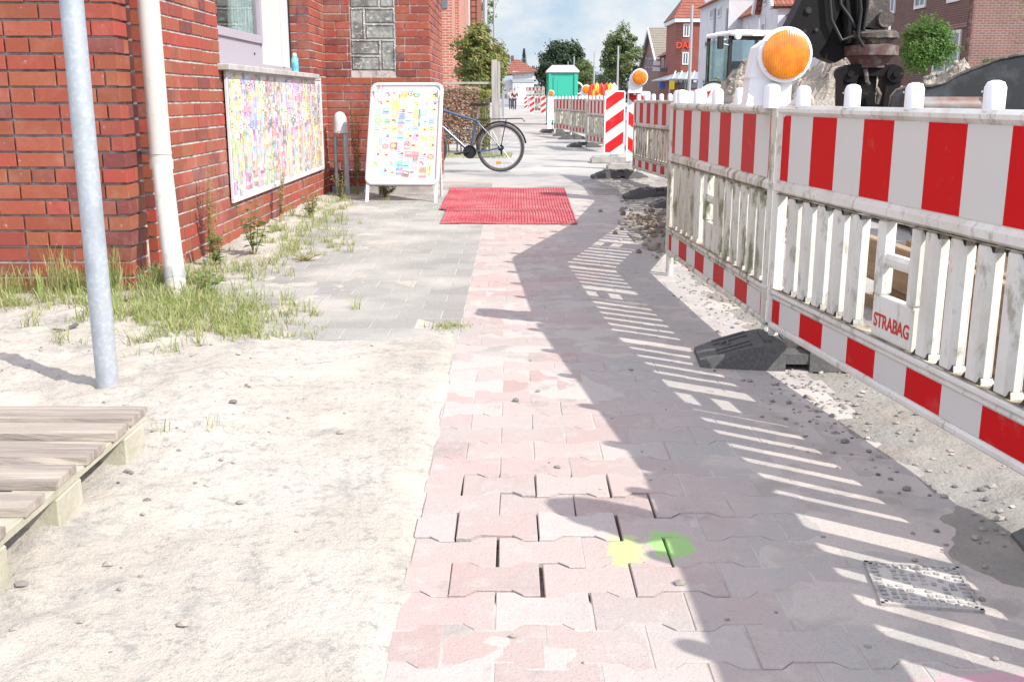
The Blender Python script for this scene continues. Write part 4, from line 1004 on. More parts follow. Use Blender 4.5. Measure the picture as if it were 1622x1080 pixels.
cyl = MB(); a = L9(1325,-90); c = L9(1340,70); cyl.tube([(a[0],-.08,a[1]),(c[0],-.08,c[1])], .045, 14); a2 = L9(1348,-60); c2 = L9(1352,48); cyl.tube([(a2[0],-.12,a2[1]),(c2[0],-.12,c2[1])], .022, 10)
cyl.build('hydraulic_cylinder', M['steel'], ex, True)
ho = MB()
for k, (p) in enumerate([[(1345,-60),(1352,20),(1347,60),(1356,76)],[(1362,-60),(1364,10),(1358,48),(1365,70)],[(1300,-40),(1306,34),(1322,66),(1340,60)],[(1318,-30),(1322,10),(1336,30),(1345,46)]]):
    pts = [L9(*q_) for q_ in p]; ho.tube([(u,-.20+.03*(k%2),v) for u, v in pts], .016, 8)
ho.build('hose', M['black'], ex, True)
ur = L9(1388,-60)[0]; u0 = L9(1380,60)[0]; k9 = lambda py: Hh(py,9.6)
MB().prism(polyp([(1365,-60),(1366,44),(1400,52),(1404,30),(1398,-60)]), -.10, .10, 'xz').lathe((L9(1393,33)[0],-.18,k9(33)), [(.07,0),(.07,.36)], 20, 'y').build('ear_plate', M['mud'], ex)
ro = MB().lathe((u0,0,0), [(.20,k9(50)),(.235,k9(54)),(.235,k9(62)),(.19,k9(64))], 28).lathe((u0,0,0), [(.19,k9(64)),(.18,k9(72))], 24)
ro.v = [(x+random.uniform(-.006,.006), y+random.uniform(-.006,.006), z+random.uniform(-.006,.006)) for x,y,z in ro.v]; ro.build('rotator', M['mud'], ex, True)
MB().lathe((u0,0,0), [(.21,k9(72.4)),(.245,k9(74)),(.245,k9(89)),(.20,k9(91)),(.15,k9(104)),(.15,k9(108))], 28).build('slew_ring', M['rust'], ex, True)
cp = MB(); 
for s_ in (-1,1):
    cp.lathe((u0+s_*.20,-.13,k9(118)), [(.075,0),(.075,.26)], 18, 'y'); cp.box((u0+s_*.19,0,k9(150)),(.13,.22,.44),rot=(0,s_*.06,0))
    cp.lathe((u0+s_*.205,-.15,k9(118)), [(.03,0),(.03,.3)], 12, 'y')
cp.box((u0,0,k9(112)),(.40,.22,.10)); cp.box((u0-.02,.02,k9(150)),(.16,.16,.5)); cp.build('coupler', M['steel'], ex)
bl = MB().tube([(u0+.04,-.13,k9(140)),(u0+.07,-.14,k9(150)),(u0+.05,-.14,k9(165))], .018, 8).tube([(u0-.07,-.12,k9(110)),(u0-.05,-.13,k9(130)),(u0-.03,-.12,k9(134))], .02, 8); bl.build('hook', M['mud'], ex)
tb = MB().prism([(u0-.26,.10),(u0+.26,.10),(u0+.24,k9(172)),(u0-.24,k9(172))], -.14, .14, 'xz'); tb.build('grab', M['steel'], ex)

# bucket lying by the pit
bu = thing('digger_bucket', 'large scraped dark steel bucket lying behind the nearest barrier at the right edge', 'bucket', (X(1560,7.6,.8),7.6,0))
def L7(px, py, D=7.6): return (X(px,D,Hh(py,D))-bu.location.x, Hh(py,D))
ol = [L7(*p) for p in [(1452,172),(1455,152),(1464,142),(1480,137),(1525,135),(1548,128),(1575,113),(1600,104),(1640,88),(1760,66),(1760,420),(1500,420),(1462,300)]]
b = MB().prism(ol, .55, .58, 'xz')
arc = ol[:10]
for i in range(len(arc)-1): 
    (x1_, z1_), (x2_, z2_) = arc[i], arc[i+1]; b.add([(x1_,-.1,z1_-.0),(x2_,-.1,z2_-.0),(x2_,.55,z2_),(x1_,.55,z1_)], [(0,1,2,3)]) if i < 2 else None
b.build('shell', M['scrape'], bu)
MB().prism([(ol[0][0],.05),(ol[0][0],Hh(178,7.5)),(ol[9][0],Hh(178,7.5)),(ol[9][0],.05)], -.12, -.09, 'xz').build('side_plate', M['scrape'], bu)
MB().tube([(x_, .545, z_) for x_, z_ in ol[:10]], .012, 6).build('rim', M['mud'], bu, True)
a = L7(1470,166); c = L7(1548,166); MB().tube([(a[0],.18,a[1]-.02),(c[0]+.1,.18,c[1]-.02)], .075, 20).build('roller', M['copper'], bu, True)
e_ = L7(1590,150); MB().tube([(c[0]+.1,.12,c[1]),(e_[0]-.05,.1,e_[1]+.03),(e_[0],.1,e_[1]-.1)], .02, 8).build('hose', M['galv'], bu, True)

# ------------------------------------------------------------------ wheel loader (cab)
ld = thing('wheel_loader', 'white roofed loader with tinted teal cab windows behind the sand heap', 'loader', (X(1181,21,1.5),21.3,0), R(14))
def z21(py): return Hh(py,20.7)
W_ = .56; zc0, zr = .95, z21(57)
b = MB().cbox((.02,0,zr+.04),(1.18,1.2,.09),.03); b.cbox((.02,0,zr+.095),(.9,.95,.04),.015); b.build('roof', M['plastic_clean'], ld)
ps = MB()
for sx in (-1,1):
    for sy in (-1,1): ps.box((sx*(W_-.03)+(.0),sy*.5,(zc0+zr)/2),(.06,.06,zr-zc0))
ps.bb(-W_,W_,-.53,-.47,zc0-.02,zc0+.1); ps.bb(-W_,W_,-.525,-.475,zr-.08,zr); ps.bb(-W_,W_,.47,.53,zc0-.02,zc0+.1); ps.bb(-W_-.002,-W_+.06,-.5,.5,zc0-.01,zc0+.09); ps.bb(W_-.06,W_+.002,-.5,.5,zc0-.01,zc0+.09); ps.build('cab_frame', M['black'], ld)
M['teal_glass'] = mat('tinted glass', (.78,.93,.93), .02, trans=1, spec=.5)
MB().bb(-W_+.06,W_-.06,-.505,-.495,zc0+.1,zr-.08).bb(-W_+.06,W_-.06,.495,.505,zc0+.1,zr-.05).bb(-W_-.002,-W_+.008,-.46,.46,zc0+.1,zr-.05).bb(W_-.008,W_+.002,-.46,.46,zc0+.1,zr-.05).build('windows', M['teal_glass'], ld)
MB().cbox((.05,.15,1.25),(.45,.4,.1),.03).cbox((.05,.36,1.5),(.42,.1,.5),.03).build('seat', M['black'], ld)
MB().ring((.05,-.2,1.42),.17,.014,'z',20,6).tube([(.05,-.2,1.42),(.05,-.35,1.05)],.02,6).build('steering_wheel', M['black'], ld)
MB().cbox((-W_-.18,-.5,z21(68)),(.13,.05,.24),.015).build('mirror', M['black'], ld)
MB().tube([(-W_,-.5,z21(62)),(-W_-.15,-.5,z21(64))],.012,6).tube([(-W_,-.5,z21(72)),(-W_-.15,-.5,z21(70))],.012,6).build('mirror_arm', M['galv'], ld)
for s_ in (-.42,.42): MB().lathe((s_,-.56,zr-.01), [(.07,.0),(.075,-.03),(.06,-.05)], 16, 'y').build('work_lamp', M['signwhite'], ld)
MB().bb(-.12,.12,-.60,-.58,zr+.0,zr+.05).build('plate', M['signwhite'], ld)
MB().cbox((0,.2,.72),(1.1,2.4,.5),.05).build('chassis', M['flag_y'], ld)
for sx in (-1,1):
    for yy in (-.7,1.0): MB().lathe((sx*.62-.13*(sx>0)-.0*1,yy,.42), [(.38,0),(.42,.03),(.42,.20),(.38,.24)], 24, 'x').build('wheel', M['tyre'], ld, True)
MB().tube([(-.35,-.53,1.0),(-.22,-.56,1.3),(.1,-.56,1.12)],.01,5).build('wiper', M['black'], ld)

# round sign behind the stubs
rs = thing('road_sign', 'round white and red road sign with black hose edge peeping over the second barrier panel', 'road sign', (X(1130,17,.9),17,0))
MB().lathe((0,0,1.02), [(.26,.01),(.26,-.01)], 32, 'y').build('plate', M['signwhite'], rs)
MB().prism([(-.20,1.10),(-.05,1.14),(-.10,1.02)], -.014, -.011, 'xz').prism([(.04,1.12),(.19,1.02),(.17,.90),(.07,.90)], -.014, -.011, 'xz').build('red_mark', M['film_r'], rs)
MB().ring((.0,-.01,1.0),.28,.014,'y',30,6,a0=R(-20),a1=R(130)).build('edge_hose', M['black'], rs)
MB().tube([(0,.03,0),(0,.03,1.25)],.03,10).build('post', M['galv'], rs)

# ------------------------------------------------------------------ foliage helpers
def leaves(bm, c, rad, n, size, clump=.28, ncl=None, fill=.35, sq=(1,1,1), droop=0):
    c = Vector(c); ncl = ncl or max(8, n//60); cs = []
    for _ in range(ncl):
        d = Vector((random.gauss(0,1), random.gauss(0,1), random.gauss(0,1))).normalized(); rr = (fill + (1-fill)*random.random()**.5) * random.uniform(.72,1.06)
        cs.append((Vector((d.x*rad[0]*rr, d.y*rad[1]*rr, d.z*rad[2]*rr)), random.uniform(.6,1.25)*clump))
    mr = min(rad)
    for _ in range(n):
        q_, cr = random.choice(cs); d = Vector((random.gauss(0,1), random.gauss(0,1), random.gauss(0,.7)))*.5
        if d.length > .9: d *= .9/d.length*random.random()
        p = c + q_ + d*cr*mr*1.6
        s_ = size*random.uniform(.6,1.3); nrm = (q_.normalized()*.8 + Vector((random.gauss(0,.7), random.gauss(0,.7), random.gauss(.5,.6)))).normalized()
        a = nrm.cross(Vector((random.random(), random.random(), random.random()))).normalized(); b_ = nrm.cross(a)
        bm.add([p-a*s_, p-b_*s_*.42+nrm*s_*.12, p+a*s_, p+b_*s_*.42+nrm*s_*.12], [(0,1,2,3)])
def tree(name, lb, x, y, zc, rad, n, size, m, trunk=.15, group='trees along the street', cat='tree', clump=.3, ncl=None, limbs=7, fill=.3):
    t = thing(name, lb, cat, (x,y,0), 0, group)
    b = MB(); leaves(b, (0,0,zc), rad, n, size, clump, ncl, fill); b.build('crown', m, t)
    b = MB(); b.tube([(0,0,-.1),(trunk*.2,0,zc*.45),(0,0,zc+rad[2]*.2),(0,0,zc+rad[2]*.6)], [trunk,trunk*.8,trunk*.5,trunk*.15], 9)
    for i in range(limbs):
        a = 6.283*i/limbs+random.random(); h0 = zc-rad[2]*.55+random.random()*rad[2]*.7
        b.tube([(0,0,h0),(rad[0]*.4*math.cos(a),rad[1]*.4*math.sin(a),h0+rad[2]*.25),(rad[0]*.8*math.cos(a),rad[1]*.8*math.sin(a),h0+rad[2]*.5)], [trunk*.4,trunk*.25,trunk*.06], 6)
    b.build('trunk', M['bark'], t, True); return t
def tpx(px0, px1, py0, py1, D):
    cx = (px0+px1)/2; x = X(cx,D,2); z0 = Hh(py1,D); z1 = Hh(py0,D); return x, D, (z0+z1)/2, (X(px1,D,2)-X(px0,D,2))/2, (z1-z0)/2
x, D, zc, rx, rz = tpx(718,806,36,158,27); tree('garden_tree', 'bushy tree with yellowing leaves behind the brown hedge', x, D, zc, (rx*.9,1.0,rz*.9), 12000, .06, M['leaf_yel'], .05, clump=.26, ncl=110, fill=.55)
x, D, zc, rx, rz = tpx(842,936,60,160,160); tree('oak_tree', 'large dark round oak at the end of the street', x, D, zc, (rx*.9,4.5,rz*.86), 18000, .30, M['leaf_dark'], .5, clump=.20, ncl=260)
x, D, zc, rx, rz = tpx(945,1019,36,150,110); tree('street_tree', 'tall loose light green tree left of the gabled brown house', x, D, zc, (rx*.92,2.6,rz*.85), 8500, .17, M['leaf'], .2, clump=.2, ncl=110)
x, D, zc, rx, rz = tpx(908,947,88,150,135); tree('willow_tree', 'smaller feathery green tree between the oak and the tall loose tree', x, D, zc, (rx*.95,1.8,rz*.9), 4500, .13, M['leaf'], .2, clump=.3)
x, D, zc, rx, rz = tpx(930,1000,110,160,140); tree('shrub', 'low green bushes below the tall loose tree', x, D, zc, (rx,2,rz), 4000, .14, M['leaf_dark'], .1, cat='shrub')
x, D, zc, rx, rz = tpx(1424,1510,29,118,30); tree('ball_tree', 'round clipped bright green tree before the dark brown house', x, D, zc, (rx*.92,.78,rz*.9), 9000, .05, M['leaf_bright'], .07, clump=.34, ncl=60, fill=.45)
x, D, zc, rx, rz = tpx(758,786,-30,48,60); tree('birch_tree', 'thin pale tree top behind the two tall poles on the left', x, D, zc, (rx,1.0,rz), 1100, .06, M['leaf_bright'], .05, clump=.4)
cf = thing('conifer', 'small pointed dark conifer behind the white house', 'tree', (X(830,150,5),150,0), 0, 'trees along the street')
b = MB()
for i in range(2600):
    h = random.random(); z = Hh(150,150)+(Hh(77,150)-Hh(150,150))*h; r_ = (1-h)*1.5*random.random()**.5+.05; a = random.random()*6.283; s_ = .16
    p = Vector((r_*math.cos(a), r_*math.sin(a), z-.3*r_)); dd = Vector((math.cos(a),math.sin(a),-.3))*s_; e = Vector((-math.sin(a),math.cos(a),0))*s_*.3
    b.add([p-dd, p-e, p+dd, p+e], [(0,1,2,3)])
b.build('crown', M['leaf_dark'], cf); MB().tube([(0,0,0),(0,0,Hh(80,150))], [.2,.02], 8).build('trunk', M['bark'], cf)
fw = MB()
for k in range(26):
    px = 700+k*14+random.uniform(-5,5); D = 260+random.uniform(-20,20); leaves(fw, (X(px,D,2),D,1.6), (3,2,random.uniform(2,4.5)), 700, .4, .4)
tag(fw.build('far_wood', M['leaf_dark']), 'dark mass of trees closing the far end of the street', 'trees', kind='stuff')

t = thing('autumn_tree', 'sparse yellow leaved branches in front of the brown brick side wall at the right edge', 'tree', (X(1665,30,1),30,0), 0, 'trees along the street')
b = MB(); lf = MB(); b.tube([(0,0,0),(.03,0,1.6),(-.05,0,4.2)], [.09,.07,.03], 8)
for k in range(26):
    z0 = random.uniform(1.7,3.9); L_ = random.uniform(.7,2.0); a_ = math.pi + random.gauss(0,.8); pts = [Vector((0,0,z0))]
    for i in range(5): pts.append(pts[-1]+Vector((math.cos(a_)*L_/5+random.gauss(0,.03), math.sin(a_)*L_/5, L_/5*random.uniform(-.15,.45))))
    b.tube(pts, [.018,.014,.011,.008,.005,.003], 5)
    for i in range(26):
        p = random.choice(pts[1:]) + Vector((random.gauss(0,.1),random.gauss(0,.1),random.gauss(0,.1))); d = Vector((random.gauss(0,1),random.gauss(0,1),random.gauss(0,1))).normalized(); e = d.cross(Vector((.3,.2,1))).normalized()
        lf.add([p-d*.035, p-e*.016, p+d*.035, p+e*.016], [(0,1,2,3)])
lf.build('crown', M['leaf_yel'], t); b.build('trunk', M['bark'], t)
# hedges
def hedge(name, lb, x0, x1, y0, y1, z0, z1, n, size, m, grp='hedges'):
    t = thing(name, lb, 'hedge', ((x0+x1)/2,(y0+y1)/2,0), 0, grp); b = MB(); cx, cy = (x1-x0)/2, (y1-y0)/2
    for _ in range(n):
        p = Vector((random.uniform(-cx,cx), random.uniform(-cy,cy), random.uniform(z0,z1)))
        f = random.random()
        if f < .35: p.z = z1 + random.gauss(0,.03)
        elif f < .8: p.y = -cy + random.gauss(0,.04)
        s_ = size*random.uniform(.6,1.3); nr = Vector((random.gauss(0,1),random.gauss(-.4,1),random.gauss(.4,1))).normalized(); a = nr.cross(Vector((random.random(),random.random(),1))).normalized(); c = nr.cross(a)
        b.add([p-a*s_, p-c*s_*.4, p+a*s_, p+c*s_*.4], [(0,1,2,3)])
    b.build('foliage', m, t); s2 = MB()
    for i in range(14): xx = random.uniform(-cx,cx); s2.tube([(xx,0,0),(xx+random.uniform(-.1,.1),random.uniform(-.1,.1),z1*.9)], [.014,.005], 5)
    s2.build('stems', M['bark'], t)
hedge('hedge', 'dry brown hedge behind the bicycle', -1.6, -.62, 20.0, 20.9, .15, Hh(143,20.3), 6500, .035, M['dry'])
hedge('hedge', 'green end of the hedge next to the grey wooden post', -.62, -.42, 20.0, 20.8, .1, Hh(148,20.3), 1500, .03, M['leaf_yel'])
hedge('hedge', 'clipped green hedge at the brown brick house wall', X(1560,33,1), X(1612,33,1), 32.5, 33.5, .2, Hh(97,33), 5000, .05, M['leaf'])
gt = thing('garden_fence', 'grey wooden fence post with a long horizontal rail beside the hedge', 'fence', (X(785,19,.8),19.0,0))
MB().bb(-.07,.03,-.06,.06,-.05,Hh(95,19)).build('post', M['grey_post'], gt); MB().bb(.035,.085,-.02,.10,-.05,Hh(98,19)).build('post', M['grey_post'], gt)
MB().bb(-1.6,-.07,-.02,.02,Hh(133.5,19),Hh(130,19)).build('rail', M['grey_post'], gt)

# grass, weeds
def blade(b, x, y, z, h, w_, lx, ly):
    p0 = Vector((x,y,z)); d = Vector((lx,ly,0)); t_ = Vector((-ly,lx,0)); t_ = t_.normalized()*w_ if t_.length > 1e-6 else Vector((w_,0,0))
    p1 = p0+Vector((0,0,h*.55))+d*.3; p2 = p0+Vector((0,0,h*.85))+d*.7; p3 = p0+Vector((0,0,h*(.95-.3*min(1,d.length/h))))+d
    b.add([p0-t_,p0+t_,p1+t_*.8,p1-t_*.8,p2+t_*.5,p2-t_*.5,p3], [(0,1,2,3),(3,2,4,5),(5,4,6)])
gr = MB()
def scatter(n, fx_, fy_, hmin, hmax, lay=.5):
    for _ in range(n):
        x, y = fx_(), fy_()
        if x > WX+.02 or y < Y0-.01:
            h = random.uniform(hmin,hmax); a = random.uniform(0,6.283); l = h*random.uniform(.1,lay*2); blade(gr, x, y, ground_z(x,y)-.004, h, random.uniform(.0012,.0028), l*math.cos(a), l*math.sin(a))
U = random.uniform; Gs = random.gauss
def clumpy(n, cx, cy, sx, sy, hmin, hmax, lay):
    for _ in range(int(n*1.05)):
        ax, ay = Gs(cx,sx*1.15), Gs(cy,sy*1.15); hh = U(.45,1.25)
        for _ in range(random.randint(8,22)): 
            x, y = ax+Gs(0,.022), ay+Gs(0,.022)
            if (x > WX+.02 or y < Y0-.01) and x < -.5:
                h = U(hmin,hmax)*hh; a = U(0,6.283); l = h*U(.15,lay*2); blade(gr, x, y, ground_z(x,y)-.004, h, U(.0012,.0026), l*math.cos(a), l*math.sin(a))
for (n, cx, cy, sx, sy, h0, h1, lay) in [(70,-2.75,5.28,.35,.10,.06,.16,.5),(26,-2.35,5.38,.08,.03,.10,.26,.2),(14,-2.16,5.40,.035,.02,.15,.28,.15),(110,-2.5,5.08,.5,.12,.04,.08,.9),
     (60,-1.75,5.15,.18,.16,.05,.12,.7),(170,-1.55,4.75,.22,.22,.04,.10,.8),(80,-1.3,4.5,.18,.16,.03,.08,.9),(50,-1.88,5.5,.06,.14,.06,.18,.4),(60,-1.75,6.0,.15,.3,.03,.09,.7),
     (50,-1.55,7.2,.16,.4,.03,.09,.7),(60,-1.7,8.3,.14,.6,.03,.11,.6),(50,-1.72,9.6,.12,.7,.03,.10,.6)]:
    clumpy(n, cx, cy, sx, sy, h0, h1, lay)
for _ in range(260):
    x, y = Gs(-.285,.05), Gs(4.62,.045); blade(gr, x, y, .0, U(.008,.022), .0016, Gs(0,.008), Gs(0,.008))
for _ in range(120):
    x, y = Gs(-.9,.05), Gs(3.1,.05)
for (cx, cy) in ((-1.05,2.95),(-1.2,3.1),(-.93,3.0)):
    for _ in range(14): blade(gr, cx+Gs(0,.02), cy+Gs(0,.02), ground_z(cx,cy), U(.02,.06), .0012, Gs(0,.02), Gs(0,.02))
for _ in range(900): # verge behind the bicycle
    x, y = U(-1.3,.0), U(18.2,19.6); blade(gr, x, y, -.01, U(.03,.10), .004, Gs(0,.03), Gs(0,.03))
tag(gr.build('grass', M['grassm']), 'rough green and straw coloured grass growing from the sand along the wall', 'grass', kind='stuff')

def weed(lb, x, y, h, nst, leafn, ls, m, spread=.12, wall=False, name='weed', grp='weeds along the wall'):
    t = thing(name, lb, 'plant', (x,y,ground_z(x,y)-.005), 0, grp); st_ = MB(); lf = MB()
    for k in range(nst):
        a = U(0,6.283); hh = h*U(.6,1); e = Vector((spread*math.cos(a)*U(.2,1), spread*math.sin(a)*U(.2,1), hh))
        if wall: e.x = -abs(e.x)*.2+.05
        md = e*.5+Vector((Gs(0,.01),Gs(0,.01),hh*.08)); st_.tube([(Gs(0,.012),Gs(0,.012),0), md, e], [.003,.0022,.001], 5)
        for i in range(leafn):
            f = U(.15,1); p = (md*(f*2) if f < .5 else md.lerp(e,(f-.5)*2)); a2 = U(0,6.283); d = Vector((math.cos(a2),math.sin(a2),U(-.1,.6))).normalized(); s_ = ls*U(.6,1.2)*(1.1-.5*f)
            sd_ = d.cross(Vector((0,0,1))).normalized()*s_*.22
            lf.add([p, p+d*s_*.45+sd_, p+d*s_-Vector((0,0,s_*.15)), p+d*s_*.45-sd_], [(0,1,2,3)])
    st_.build('stem', M['dry_y'], t); lf.build('leaves', m, t)
weed('tall leafy green weed below the wall poster', -1.72, 6.75, .42, 7, 12, .085, M['leaf_bright'])
weed('low broad leaved green weed left of the tall leafy one', -1.86, 6.35, .25, 8, 10, .075, M['leaf_bright'])
weed('bright small weed at the foot of the drainpipe', -1.62, 5.35, .16, 8, 9, .07, M['leaf_bright'])
weed('thin yellowish weed standing along the brick wall before the poster', -1.97, 6.65, .66, 9, 70, .034, M['dry_y'], .2, True)
weed('thin straw coloured weed in front of the poster middle', -1.95, 8.6, .55, 7, 60, .034, M['dry_y'], .2, True)
weed('wispy green weed under the right half of the poster', -1.75, 8.9, .28, 10, 14, .06, M['leaf_yel'])
weed('leafy weed at the wall near the vent pipe', -1.72, 10.3, .30, 10, 16, .06, M['leaf_yel'])
weed('withered brown climbing plant between vent pipe and the A-frame board', X(564,11.1,.5), 11.15, 1.0, 12, 60, .055, M['dry'], .12)
weed('withered low plant spreading under the A-frame board', X(610,10.95,.1), 11.0, .25, 16, 26, .055, M['leaf_yel'], .25)
weed('tiny weed on the slabs beside the grass edge', -1.35, 6.6, .06, 14, 8, .03, M['grassm'], .14)
sc = MB().box((0,0,0),(.05,.02,.004),rot=(.1,.2,.4)).box((.05,.03,.01),(.04,.02,.004),rot=(.3,-.3,.7)); o = sc.build('scrap', M['rubber']); o.location = (-1.93,4.25,ground_z(-1.93,4.25)+.01); tag(o, 'small black scrap lying on the sand behind the steel pole', 'litter')

# ------------------------------------------------------------------ buildings
def bbox(name, m, parent, x0, x1, y0, y1, z0, z1):
    return MB().bb(x0,x1,y0,y1,z0,z1).xf(Matrix.Translation(-parent.location)).build(name, m, parent)
def win_x(parent, x, y0, y1, z0, z1, fm='signwhite', arch=False, pane='pane'):      # window in a face that looks to -x
    fw_ = .12; b = MB(); O = Matrix.Translation(-parent.location)
    b.bb(x-.06,x+.05,y0,y1,z0,z0+fw_); b.bb(x-.06,x+.05,y0,y0+fw_,z0+fw_,z1-fw_); b.bb(x-.06,x+.05,y1-fw_,y1,z0+fw_,z1-fw_); b.bb(x-.05,x+.05,(y0+y1)/2-.04,(y0+y1)/2+.04,z0+fw_,z1-fw_); b.bb(x-.06,x+.05,y0,y1,z1-fw_,z1)
    if arch: 
        r_ = (y1-y0)/2; pts = [((y0+y1)/2+r_*math.cos(a), z1+r_*.8*math.sin(a)) for a in [math.pi*i/8 for i in range(9)]]; b.prism(pts, x-.055, x+.05, 'yz')
    w_ = b.xf(O).build('window', M[fm], parent); MB().bb(x-.03,x+.04,y0+fw_,y1-fw_,z0+fw_,z1-fw_).xf(O).build('pane', M[pane], w_); return w_
def win_y(parent, y, x0, x1, z0, z1, fm='signwhite', pane='pane'):
    fw_ = .10; b = MB(); O = Matrix.Translation(-parent.location)
    b.bb(x0,x1,y-.06,y+.05,z0,z0+fw_); b.bb(x0,x1,y-.06,y+.05,z1-fw_,z1); b.bb(x0,x0+fw_,y-.06,y+.05,z0+fw_,z1-fw_); b.bb(x1-fw_,x1,y-.06,y+.05,z0+fw_,z1-fw_); b.bb((x0+x1)/2-.04,(x0+x1)/2+.04,y-.05,y+.05,z0+fw_,z1-fw_)
    w_ = b.xf(O).build('window', M[fm], parent); MB().bb(x0+fw_,x1-fw_,y-.03,y+.04,z0+fw_,z1-fw_).xf(O).build('pane', M[pane], w_); return w_
def DX(px, x=16.0): return (x*F/(px-811))/math.cos(TH)        # distance at which a face at x shows at pixel column px
XF = 16.0
def rect(py0, py1, D): return Hh(py1,D), Hh(py0,D)
# dark brown house right
hb = thing('brown_house', 'dark brown brick house behind the round clipped tree at the right', 'house', (XF,35,0))
dA, dB = DX(1402), DX(1528)
bbox('wall', M['bk_dark'], hb, XF, XF+9, dB, dA, 0, 8.5)  # street face in a darker brick tone: its shade is painted into the colour
bbox('side_wall', M['bk_brown'], hb, XF+.002, XF+9, dB-.03, dB-.002, 0, 8.5)  # thin sheet of lighter brick: the sunlit side painted into the colour
MB().prism([(dB-.5,8.5),(dA+.5,8.5),((dA+dB)/2,12)], XF-.4, XF+9.4, 'yz').xf(Matrix.Translation(-hb.location)).build('roof', M['rooft_d'], hb)
MB().tube([(XF-.08,dB-.05,0),(XF-.08,dB-.05,8.5)], .10, 8).xf(Matrix.Translation(-hb.location)).build('downpipe', M['rust'], hb)
def wpx(parent, pa, pb_, ya, yb, x=XF, **k):
    d0_, d1_ = DX(pb_, x), DX(pa, x); dm = (d0_+d1_)/2; win_x(parent, x, d0_, d1_, Hh(yb,dm), Hh(ya,dm), **k)
wpx(hb, 1394, 1407, -40, 23); wpx(hb, 1437, 1454, -35, 14); wpx(hb, 1487, 1506, -45, 4)
wpx(hb, 1474, 1514, 50, 118); 
d0_, d1_ = DX(1522), DX(1468); dm = (d0_+d1_)/2
bbox('lintel', M['bk_brown'], hb, XF-.04, XF-.001, d0_, d1_, Hh(48,dm), Hh(40,dm)); bbox('window_sill', M['signwhite'], hb, XF-.12, XF-.001, d0_, d1_, Hh(121,dm), Hh(118.5,dm))
bs = MB().bb(X(1541,dB,1.8),X(1561,dB,1.8),dB-.06,dB-.04,Hh(115,dB),Hh(111,dB)); tag(bs.build('street_sign', M['signblue']), 'small blue street name plate on the brown brick side wall', 'sign')

def row_house(name, lb, pa, pb_, ztop, wall, roof, ridge='y', x=XF, depth=10, rise=4, cat='house', over=.4):
    d0_, d1_ = DX(pb_, x), DX(pa, x); h = thing(name, lb, cat, (x,(d0_+d1_)/2,0)); O = Matrix.Translation(-h.location)
    bbox('wall', M[wall], h, x, x+depth, d0_+.02, d1_, 0, ztop)
    if ridge == 'y': MB().prism([(x-over,ztop+.0),(x+depth+over,ztop),(x+depth/2,ztop+rise)], d0_-.2, d1_+.1, 'xz').xf(O).build('roof', M[roof], h)
    else:
        mid = (d0_+d1_)/2
        MB().prism([(d0_+.02,ztop+.002),(d1_,ztop+.002),(mid,ztop+rise-.2)], x, x+depth, 'yz').xf(O).build('gable', M[wall], h)
        MB().prism([(d0_-.3,ztop-.1),(d0_+.1,ztop-.25),(mid,ztop+rise-.2),(d1_-.1,ztop-.25),(d1_+.3,ztop-.1),(mid,ztop+rise+.15)], x-.35, x+depth, 'yz').xf(O).build('roof', M[roof], h)
        MB().prism([(d0_-.3,ztop-.1),(d0_+.05,ztop-.3),(mid,ztop+rise-.25),(d1_-.05,ztop-.3),(d1_+.3,ztop-.1),(mid,ztop+rise+.15)], x-.5, x-.36, 'yz').xf(O).build('verge_board', M['signwhite'], h)
    return h
# gabled grey-brown house (far)
h1 = row_house('gabled_house', 'narrow gabled brown house with grey tiled roof, farthest on the right side', 1016, 1043, Hh(100,118), 'bk_brown', 'rooft_g', 'x', rise=Hh(42,118)-Hh(100,118))
for a, c in ((1021,1024),(1026,1029),(1031,1034)): wpx(h1, a, c, 92, 108, fm='frame')
# dark red roofed shop block
h2 = row_house('shop_block', 'low red brick shop block with dark red mansard roof between gabled house and corner tower', 1043, 1069, Hh(86,106), 'bk_red', 'rooft_d', 'y', rise=3.4)
for a, c in ((1047,1050),(1053,1056),(1059,1062),(1064.5,1067.5)): wpx(h2, a, c, 92, 110, fm='signwhite')
d_ = DX(1062); MB().bb(XF-.2,XF+2.4,d_-1.7,d_+1.7,Hh(72,d_),Hh(46,d_)).xf(Matrix.Translation(-h2.location)).build('dormer', M['signwhite'], h2)
# tower
h3 = thing('corner_tower_house', 'red brick corner tower with pointed red roof and large red letters', 'building', (XF-1,97,0)); O3 = Matrix.Translation(-h3.location)
tx0, tx1 = X(1069,94,3), X(1116,94,3); ty = 94.0; ez = Hh(31,ty)
MB().prism([(tx0+.5,ty),(tx1,ty),(tx1,ty+6),(tx0,ty+6),(tx0,ty+.5)], 0, ez, 'xy').xf(O3).build('wall', M['bk_red'], h3)
MB().prism([(tx0-.2,ty-.25),(tx1+.1,ty-.25),(tx1+.1,ty+6.2),(tx0-.2,ty+6.2)], ez-.25, ez+.1, 'xy').xf(O3).build('eaves', M['signwhite'], h3)
apx = X(1094,ty,8); MB().add([(tx0-.3,ty-.3,ez+.1),(tx1+.3,ty-.3,ez+.1),(tx1+.3,ty+6.4,ez+.1),(tx0-.3,ty+6.4,ez+.1),(apx-.1,ty+2.6,Hh(-8,ty+2.6)),(apx+1.4,ty+2.6,Hh(-8,ty+2.6))], [(0,1,5,4),(1,2,5),(2,3,4,5),(3,0,4),(0,3,2,1)]).xf(O3).build('roof', M['rooft'], h3)
win_y(h3, ty, X(1081,ty,5), X(1091,ty,5), Hh(59,ty), Hh(38,ty)); win_y(h3, ty, X(1081,ty,5), X(1091,ty,5), Hh(103,ty), Hh(83,ty))
wl_ = text_mesh('lettering', 'DAK', .74, M['flag_r'], h3, (X(1084,ty,5)-h3.location.x, ty-.06-h3.location.y, Hh(72.5,ty)), (R(90),0,0), .03, 1.0)
